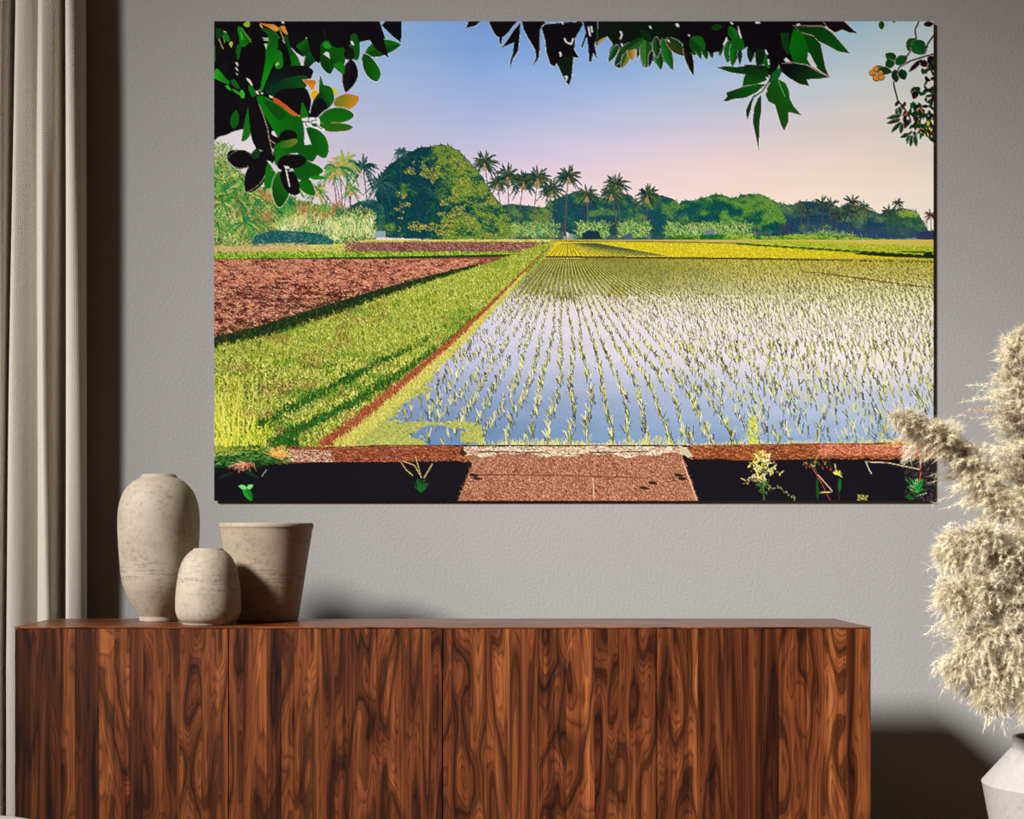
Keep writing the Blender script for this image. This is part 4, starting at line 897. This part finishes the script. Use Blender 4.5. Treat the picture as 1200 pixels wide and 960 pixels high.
# ================= the big framed print =================
def build_print():
    d = 4.916                                                   # face of the panel from the camera
    a = P3(PX0, PY0, d); b = P3(PX1, PY1, d)
    root = empty('landscape_picture', ((a.x+b.x)/2, 0, (a.z+b.z)/2))
    tag(root, 'large frameless print of a flooded rice field with palms, hung on the grey wall', 'picture')
    img = paint_landscape()
    h, w = img.shape[:2]
    x = np.linspace(a.x, b.x, w+1)-root.location.x; z = np.linspace(a.z, b.z, h+1)-root.location.z
    # one vertex at each picture dot
    xc = np.linspace(x[0], x[-1], w); zc = np.linspace(z[0], z[-1], h)
    XX, ZZ = np.meshgrid(xc, zc)
    co = np.empty((h*w, 3), np.float32); co[:,0] = XX.ravel(); co[:,1] = a.y; co[:,2] = ZZ.ravel()
    idx = np.arange(h*w).reshape(h, w)
    q = np.stack([idx[:-1,:-1], idx[1:,:-1], idx[1:,1:], idx[:-1,1:]], -1).reshape(-1, 4)
    me = bpy.data.meshes.new('print_face')
    me.vertices.add(h*w); me.vertices.foreach_set('co', co.ravel())
    me.loops.add(q.size); me.loops.foreach_set('vertex_index', q.ravel().astype(np.int32))
    me.polygons.add(len(q)); me.polygons.foreach_set('loop_start', np.arange(0, q.size, 4, dtype=np.int32))
    me.update(calc_edges=True)
    lin = np.where(img <= .04045, img/12.92, ((img+.055)/1.055)**2.4)
    ca = me.color_attributes.new('ink', 'FLOAT_COLOR', 'POINT')
    c4 = np.ones((h*w, 4), np.float32); c4[:,:3] = lin.reshape(-1, 3)
    ca.data.foreach_set('color', c4.ravel())
    t = NT('printed_ink'); at = t.n('ShaderNodeAttribute', attribute_name='ink')
    t.l(t.mix(1.0, at.outputs['Color'], (INK, INK, INK), 'MULTIPLY'), t.b.inputs['Base Color'])
    t.b.inputs['Roughness'].default_value = .75; t.b.inputs['Specular IOR Level'].default_value = .05
    me.materials.append(t.m)
    o = bpy.data.objects.new('print_face', me); COL.objects.link(o); o.parent = root
    ex = .0006
    bm_obj('panel', box_bm(x[0], x[-1], a.y+ex, a.y+.005, z[-1], z[0]), flat('panel_edge', (.05,.045,.04), .6), root)
    for sx in (-.55, .55):
        bm_obj('wall_mount', box_bm(sx-.05, sx+.05, a.y+.005, 0, z[0]-.12, z[0]-.06), flat('mount_metal', (.3,.3,.3), .4, .5, 1.0), root)
INK = 0.95
build_print()

# ================= sideboard =================
def sideboard():
    xl = P3(17, 735, 4.15).x; xr = P3(1021, 735, 4.15).x
    yf = CAMY+4.15; yb = CAMY+4.55; zt = P3(0, 735, 4.15).z; z0 = .10
    root = empty('sideboard', ((xl+xr)/2, yb, 0))
    tag(root, 'long low rosewood sideboard with four handleless doors in front of the wall', 'sideboard')
    ox, oy = root.location.x, root.location.y
    L = lambda x: x-ox
    def part(name, x0, x1, y0, y1, za, zb, mat, par=root, bev=.0006):
        return bm_obj(name, box_bm(L(x0), L(x1), y0-oy, y1-oy, za, zb, bev), mat, par)
    part('top', xl, xr, yf, yb, zt-.004, zt, M_woodtop, bev=.0004)
    part('carcass', xl+.02, xr-.02, yf+.03, yb, z0, zt-.005, M_dark)
    part('side_panel', xl, xl+.02, yf+.024, yb, z0, zt-.0045, M_wood); part('side_panel', xr-.02, xr, yf+.024, yb, z0, zt-.0045, M_wood)
    part('plinth', xl+.08, xr-.08, yf+.08, yb-.05, 0, z0, M_dark)
    sp = [[17,40,71,88,116,134,152,168,189,210.3,236,267.6],[267.6,285,313,330,345,373,392,409,441,470,505,518.6],[518.6,529,570,597,632,664,697,712,724,769.4],[769.4,783,818,848,878,913,946,968,992,1021]]
    for q in sp:
        x0 = P3(q[0], 0, 4.15).x; x1 = P3(q[-1], 0, 4.15).x
        door = part('door', x0+.0012, x1-.0012, yf+.006, yf+.024, z0, zt-.0055, M_dark)
        for a, b in zip(q[:-1], q[1:]):
            xa = P3(a, 0, 4.15).x; xb = P3(b, 0, 4.15).x
            if a == q[0]: xa += .0012
            if b == q[-1]: xb -= .0012
            # each strip has its own origin so its grain differs
            cx = (xa+xb)/2; off = random.Random(int(a)).uniform(0, .0004)
            s = bm_obj('veneer_strip', box_bm(xa-cx, xb-cx-.0003, -.003, .003, -(zt-z0-.006)/2, (zt-z0-.006)/2, .0002), M_wood, door)
            s.location = (L(cx), yf+.003+off-oy, (zt+z0-.005)/2)
    return zt, yf
ZT, YF = sideboard()

# ================= vases =================
def vase_from_pixels(name, label, cx, basey, d, prof, mat, lip=.006, group=None):
    """prof: (pixel radius, pixel y) from the base up; turned into metres at distance d"""
    k = d/FPX; X = (cx-VX)*k
    o = None
    pts = [(r*k, max(0.0, (basey-y)*k)) for r, y in prof]
    out = spline(pts, 6)
    H = out[-1][1]
    wall = .009
    inner = [(max(r-wall, .004), z) for r, z in out[::-1] if z > .02]
    rim = [(out[-1][0]-lip*.35, H+.0022), (out[-1][0]-lip*.75, H+.0012)]
    full = [(out[0][0]*.93, .0)]+out+rim+inner
    root = lathe(name, full, mat)
    root.location = (X, CAMY+d, ZT)
    tag(root, label, 'vase', group)
    return root
vase_from_pixels('tall_vase', 'tall egg-shaped beige speckled stoneware vase, leftmost on the sideboard', 186, 729.5, 4.42,
    [(21.5,729.5),(22.5,728),(22.5,723.5),(24,721),(33,706),(42,685),(45.5,655),(47.5,620),(46.5,597),(41,579),(31,567),(23,562),(20.5,559.5),(19.2,558)], M_cer)
vase_from_pixels('small_vase', 'small squat rounded beige stoneware vase, front one on the sideboard', 244, 733, 4.265,
    [(29,733),(30,732),(31,730),(35.5,725),(38,716),(38,700),(36.5,685),(33.5,668),(28.5,656),(22.5,649),(18.5,646),(17.2,644.5)], M_cer)
vase_from_pixels('tapered_pot', 'wide-mouthed tapered brown-beige stoneware pot behind the small vase', 312, 729.5, 4.455,
    [(36,729.5),(37,728),(38.5,722),(45,680),(50,648),(54,624),(55.3,620),(55.2,617.5),(54.6,616)], M_cer2)

# ================= curtain =================
def curtain():
    d = 4.83; k = d/FPX
    # control points: px x at the top, px x at the bottom, distance from the wall (m)
    C0 = [(-190,-200,.05),(-176,-182,.10),(-150,-160,.13),(-128,-140,.12),(-118,-122,.03),(-110,-112,.03),(-102,-104,.11),(-80,-84,.135),(-55,-56,.12),(-46,-46,.03),(-40,-38,.03),(-34,-36,.10),(-18,-26,.135),(2,-12,.13),
          (8.5,-.5,.122),(10.2,1.8,.105),(10.9,2.4,.03),(17.4,7.4,.012),(18.0,8.0,.05),(19,8.6,.105),(23,14,.135),(31,26,.134),(40,36,.116),(45,44,.098),(48,50,.122),(52,56,.142),(59,62,.134),(66,64.2,.106),(68.2,65.4,.03),(69.2,66.4,.008),(76.0,76.0,.008),(76.6,76.8,.04),(77.4,77.8,.100),(81,82,.126),(88,90,.124),(95,97,.104),(98,99.6,.075),(96.5,98,.050)]
    S = spline([tuple(map(float, c)) for c in C0], 6)
    # thin the doubled points
    nz = 60; z0 = .012; z1 = 3.0
    zt_, zb_ = CAMZ+VY*k, CAMZ-(960-VY)*k
    V = []; F = []; UV = []
    for j in range(nz+1):
        f = j/nz; z = z0+(z1-z0)*f
        tt = min(max((z-.85)/(zt_-.85), -.1), 1.15)         # 0 at sideboard height, 1 at the frame's top
        wave = math.sin(z*3.1)*.8
        acc = 0; prev = None
        for i, (xt, xb, y) in enumerate(S):
            px = xb+(xt-xb)*tt + wave*math.sin(i*.13)*(.8 if xb > -20 else 2)*(1 if xb < 92 else .2)
            p = ((px-VX)*k, -(y*.9*(1+.05*math.sin(z*2+i*.2))+.012), z)
            if prev is not None: acc += math.dist(p[:2], prev[:2])
            prev = p
            V.append(p); UV.append((acc, z))
    m = len(S)
    for j in range(nz):
        for i in range(m-1):
            a = j*m+i; F.append((a, a+1, a+m+1, a+m))
    root = empty('curtain', (V[m//2][0], -.08, 0))
    inv = root.location
    V = [(a-inv.x, b-inv.y, c) for a, b, c in V]
    o = mesh_obj('drape', V, F, M_cloth, root, smooth=True)
    uv = o.data.uv_layers.new(name='UVMap')
    li = np.empty(len(o.data.loops), np.int32); o.data.loops.foreach_get('vertex_index', li)
    uv.data.foreach_set('uv', np.array(UV, np.float32)[li].ravel())
    md = o.modifiers.new('thickness', 'SOLIDIFY'); md.thickness = .0022; md.offset = 0
    tag(root, 'heavy beige woven linen curtain hanging in deep folds at the left of the wall', 'curtain')
    hv = [v for v in V[m*(nz):]]
    hem = mesh_obj('heading_tape', [(x, y-.0014, z-.06) for x, y, z in hv]+[(x, y-.0014, z) for x, y, z in hv], [(i, i+1, i+1+m, i+m) for i in range(m-1)], M_cloth, root)
curtain()

# ================= white vase with pampas grass =================
D_POT = 4.15
pot_k = D_POT/FPX
POT = Vector(((1247-VX)*pot_k, CAMY+D_POT, 0))
neck_z = CAMZ-(865-VY)*pot_k; sh_z = CAMZ-(920-VY)*pot_k; nb_z = CAMZ-(880-VY)*pot_k
def white_pot():
    R1 = 57*pot_k; R2 = 92*pot_k
    prof = [(R2*.66,0),(R2*.68,.004),(R2*.985,sh_z-.006),(R2*.995,sh_z),(R2*.985,sh_z+.004),(R1+.004,nb_z),(R1,nb_z+.004),(R1,neck_z-.002),(R1-.002,neck_z),(R1-.010,neck_z),(R1-.012,neck_z-.003),(R1-.012,nb_z),(R2*.95,sh_z-.008),(R2*.66,.02)]
    # faceted look: keep the shoulder crease by doubling rings
    o = lathe('floor_vase', prof, M_pot, n=96); o.location = POT
    o.data.polygons.foreach_set('use_smooth', [True]*len(o.data.polygons))
    me = o.data
    md = o.modifiers.new('crease', 'EDGE_SPLIT'); md.split_angle = math.radians(22)
    tag(o, 'white chalky angular floor vase holding the pampas grass, right of the sideboard', 'vase')
white_pot()

def mat_pampas(name, a, b):
    t = NT(name); at = t.n('ShaderNodeAttribute', attribute_name='tone')
    t.l(t.mix(at.outputs['Fac'], a, b), t.b.inputs['Base Color'])
    t.b.inputs['Roughness'].default_value = .85; t.b.inputs['Specular IOR Level'].default_value = .15
    tr = t.n('ShaderNodeBsdfTranslucent'); t.l(t.mix(at.outputs['Fac'], a, b), tr.inputs[0])
    mx = t.n('ShaderNodeMixShader'); mx.inputs[0].default_value = .22
    t.l(t.b.outputs[0], mx.inputs[1]); t.l(tr.outputs[0], mx.inputs[2]); t.l(mx.outputs[0], t.t.nodes['Material Output'].inputs[0])
    return t.m
M_pl = mat_pampas('pampas_plume', (.22,.115,.042), (1.0,.93,.72)); M_stem = flat('straw_stem', (.55,.45,.28), .7)
def catmull(P, n):
    P = np.array(P, float); Q = np.vstack([2*P[0]-P[1], P, 2*P[-1]-P[-2]])
    seg = len(P)-1; out = []
    for u in np.linspace(0, seg-1e-6, n):
        k = int(u); t = u-k; a, b, c, d = Q[k:k+4]
        out.append(.5*(2*b+(c-a)*t+(2*a-5*b+4*c-d)*t*t+(3*b-a-3*c+d)*t**3))
    return np.array(out)
def tube(name, C, r0, r1, mat, parent, n=6):
    V = []; F = []
    for i, p in enumerate(C):
        q = C[min(i+1, len(C)-1)]-C[max(i-1, 0)]; q = q/np.linalg.norm(q)
        u = np.cross(q, (0, 1, 0)); u /= max(np.linalg.norm(u), 1e-6); v = np.cross(q, u); r = r0+(r1-r0)*i/(len(C)-1)
        for k in range(n):
            a = 2*math.pi*k/n; V.append(tuple(p+r*(u*math.cos(a)+v*math.sin(a))))
    for i in range(len(C)-1):
        for k in range(n): F.append((i*n+k, i*n+(k+1) % n, (i+1)*n+(k+1) % n, (i+1)*n+k))
    return mesh_obj(name, V, F, mat, parent, smooth=True)
def pampas(label, spine_px, width, n_branch, seed, droop=.5, per=16, d_off=0.0, tip_thin=.35):
    """spine_px: list of (px, py, distance) where the plume runs; the stem goes on down into the vase"""
    r = np.random.default_rng(seed)
    S = [np.array(P3(a, b, c)) for a, b, c in spine_px]
    mouth = np.array([POT.x+r.uniform(-.05, .05), POT.y+r.uniform(-.05, .05), neck_z-.004])
    foot = np.array([POT.x+r.uniform(-.03, .03), POT.y+r.uniform(-.03, .03), .06])
    root = empty('pampas_plume', tuple(foot))
    tag(root, label, 'dried flower', 'pampas plumes in the white floor vase')
    o0 = np.array(root.location)
    st = catmull([foot, mouth, mouth*.5+S[0]*.5+np.array([0,0,.02])]+S, 40)-o0
    tube('stem', st, .0028, .0012, M_stem, root, 5)
    C = catmull(S, 60)-o0
    L = len(C)
    # side branchlets, each a drooping wisp of fine hairs
    V = []; T = []; 
    nb = n_branch
    u = r.random(nb)
    bi = u*(L-1); i0 = bi.astype(int); fr = (bi-i0)[:,None]
    B = C[i0]*(1-fr)+C[np.minimum(i0+1, L-1)]*fr
    tang = C[np.minimum(i0+1, L-1)]-C[np.maximum(i0-1, 0)]; tang /= np.linalg.norm(tang, axis=1, keepdims=True)
    prof = np.sin(np.pi*np.clip(u*.86+.12, 0, 1))**.6*(1-u*(1-tip_thin))
    rnd = r.normal(0, 1, (nb, 3)); rnd -= (rnd*tang).sum(1, keepdims=True)*tang; rnd /= np.linalg.norm(rnd, axis=1, keepdims=True)
    bl = width*prof*(.30+.95*r.random(nb)**1.1)*(1+.30*np.sin(u*21+r.uniform(0,6)))*(1+.25*np.sin(np.arctan2(rnd[:,2], rnd[:,0])*5+u*9))
    bdir = tang*r.uniform(.5, 1.0, (nb,1))+rnd*r.uniform(.55, 1.1, (nb,1)); bdir /= np.linalg.norm(bdir, axis=1, keepdims=True)
    tone_b = np.clip(.60+.22*np.sin(u*34+np.arctan2(rnd[:,2], rnd[:,0])*4+seed)+r.normal(0, .13, nb), 0, 1)
    allv = []; allt = []
    for h in range(per):
        s = r.beta(1.9, 1.0, nb)
        s2 = s[:,None]
        base = B+bdir*bl[:,None]*s2+np.array([0,0,-1])*(droop*bl[:,None]*s2**2*.6)
        d = bdir*.62+r.normal(0, .50, (nb, 3))+np.array([0,0,-1])*(.25+droop*.5*s2); d /= np.linalg.norm(d, axis=1, keepdims=True)
        hl = (r.uniform(.008, .026, nb)+(r.random(nb) < .06)*.03)[:,None]*(1.1-.4*s2)
        tip = base+d*hl
        side = np.cross(d, r.normal(0, 1, (nb, 3))); side /= np.maximum(np.linalg.norm(side, axis=1, keepdims=True), 1e-6)
        wd = r.uniform(.00032, .00075, nb)[:,None]
        tri = np.stack([base-side*wd, base+side*wd, tip], 1)
        allv.append(tri.reshape(-1, 3)); tn = np.clip(tone_b-.62+r.normal(0, .13, nb)+s*1.12, 0, 1); allt.append(np.repeat(tn, 3))  # hairs darken towards the spine: the plume's inner shade is put into the colour
    V = np.concatenate(allv); T = np.concatenate(allt)
    nv = len(V)
    me = bpy.data.meshes.new('feathery_head'); me.vertices.add(nv); me.vertices.foreach_set('co', V.astype(np.float32).ravel())
    me.loops.add(nv); me.loops.foreach_set('vertex_index', np.arange(nv, dtype=np.int32))
    me.polygons.add(nv//3); me.polygons.foreach_set('loop_start', np.arange(0, nv, 3, dtype=np.int32)); me.update(calc_edges=True)
    a = me.attributes.new('tone', 'FLOAT', 'POINT'); a.data.foreach_set('value', T.astype(np.float32))
    me.materials.append(M_pl)
    o = bpy.data.objects.new('feathery_head', me); COL.objects.link(o); o.parent = root
    return root
PL = [
 ('pampas plume arching far left in front of the picture corner', [(1188,612,4.22),(1168,580,4.20),(1140,548,4.18),(1108,515,4.16),(1078,496,4.14),(1050,488,4.12)], .085, 1500),
 ('tallest upright pampas plume at the right edge of the frame', [(1216,640,4.15),(1208,590,4.14),(1200,520,4.13),(1192,460,4.12),(1190,415,4.12),(1204,385,4.12)], .110, 1900),
 ('pampas plume rising right behind the tallest one', [(1235,640,4.25),(1232,560,4.27),(1226,490,4.28),(1230,430,4.28)], .105, 1200),
 ('pampas plume reaching left just below the picture corner', [(1210,690,4.12),(1185,655,4.10),(1155,635,4.08),(1125,635,4.07),(1104,648,4.06)], .095, 1700),
 ('pampas plume spreading left at the middle of the bunch', [(1214,735,4.10),(1186,706,4.07),(1155,690,4.05),(1125,690,4.03),(1106,704,4.02)], .090, 1700),
 ('drooping pampas plume low on the left of the bunch', [(1216,770,4.10),(1190,745,4.06),(1160,745,4.03),(1132,765,4.00),(1118,795,3.99)], .092, 1700),
 ('lowest pampas plume hanging just above the white vase', [(1226,800,4.08),(1206,775,4.05),(1182,780,4.02),(1162,800,4.00),(1150,818,4.0)], .085, 1500),
 ('dense pampas plume at the right edge in mid bunch', [(1225,800,4.2),(1212,740,4.19),(1202,680,4.18),(1200,620,4.18)], .110, 1900),
 ('short pampas plume sagging over the vase rim', [(1236,835,4.06),(1226,805,4.03),(1212,800,4.0),(1198,815,3.99)], .075, 1200),
]
for i, (lab, sp_, w_, nb_) in enumerate(PL):
    pampas(lab, sp_, w_*1.5, int(nb_*.62), 100+i, droop=.55, per=84)

# ================= low round table in the near left corner =================
def side_table():
    d = 3.55
    edge = P3(-30, 955.0, d)
    R = .24
    root = empty('round_table', (edge.x, edge.y-R, 0)); zt = edge.z
    tag(root, 'low round table with pale metal rim, only its edge showing at bottom left', 'table')
    mt = flat('dark_glass_top', (.06,.05,.045), .2, .5); mr = flat('pale_metal', (.75,.72,.66), .35, .5, .3)
    lathe('tabletop', [(.05, zt-.012),(R-.004, zt-.012),(R-.004, zt-.001),(.05, zt-.001)], mt, root, 64)
    lathe('rim', [(R-.0035, zt-.014),(R, zt-.014),(R, zt),(R-.0035, zt)], mr, root, 96)
    for k in range(3):
        a = math.radians(90+120*k); p = Vector((math.cos(a)*R*.75, math.sin(a)*R*.75, 0))
        tube('leg', np.array([(p.x, p.y, 0), (p.x, p.y, zt*.5), (p.x, p.y, zt-.012)]), .01, .01, mr, root, 10)
side_table()
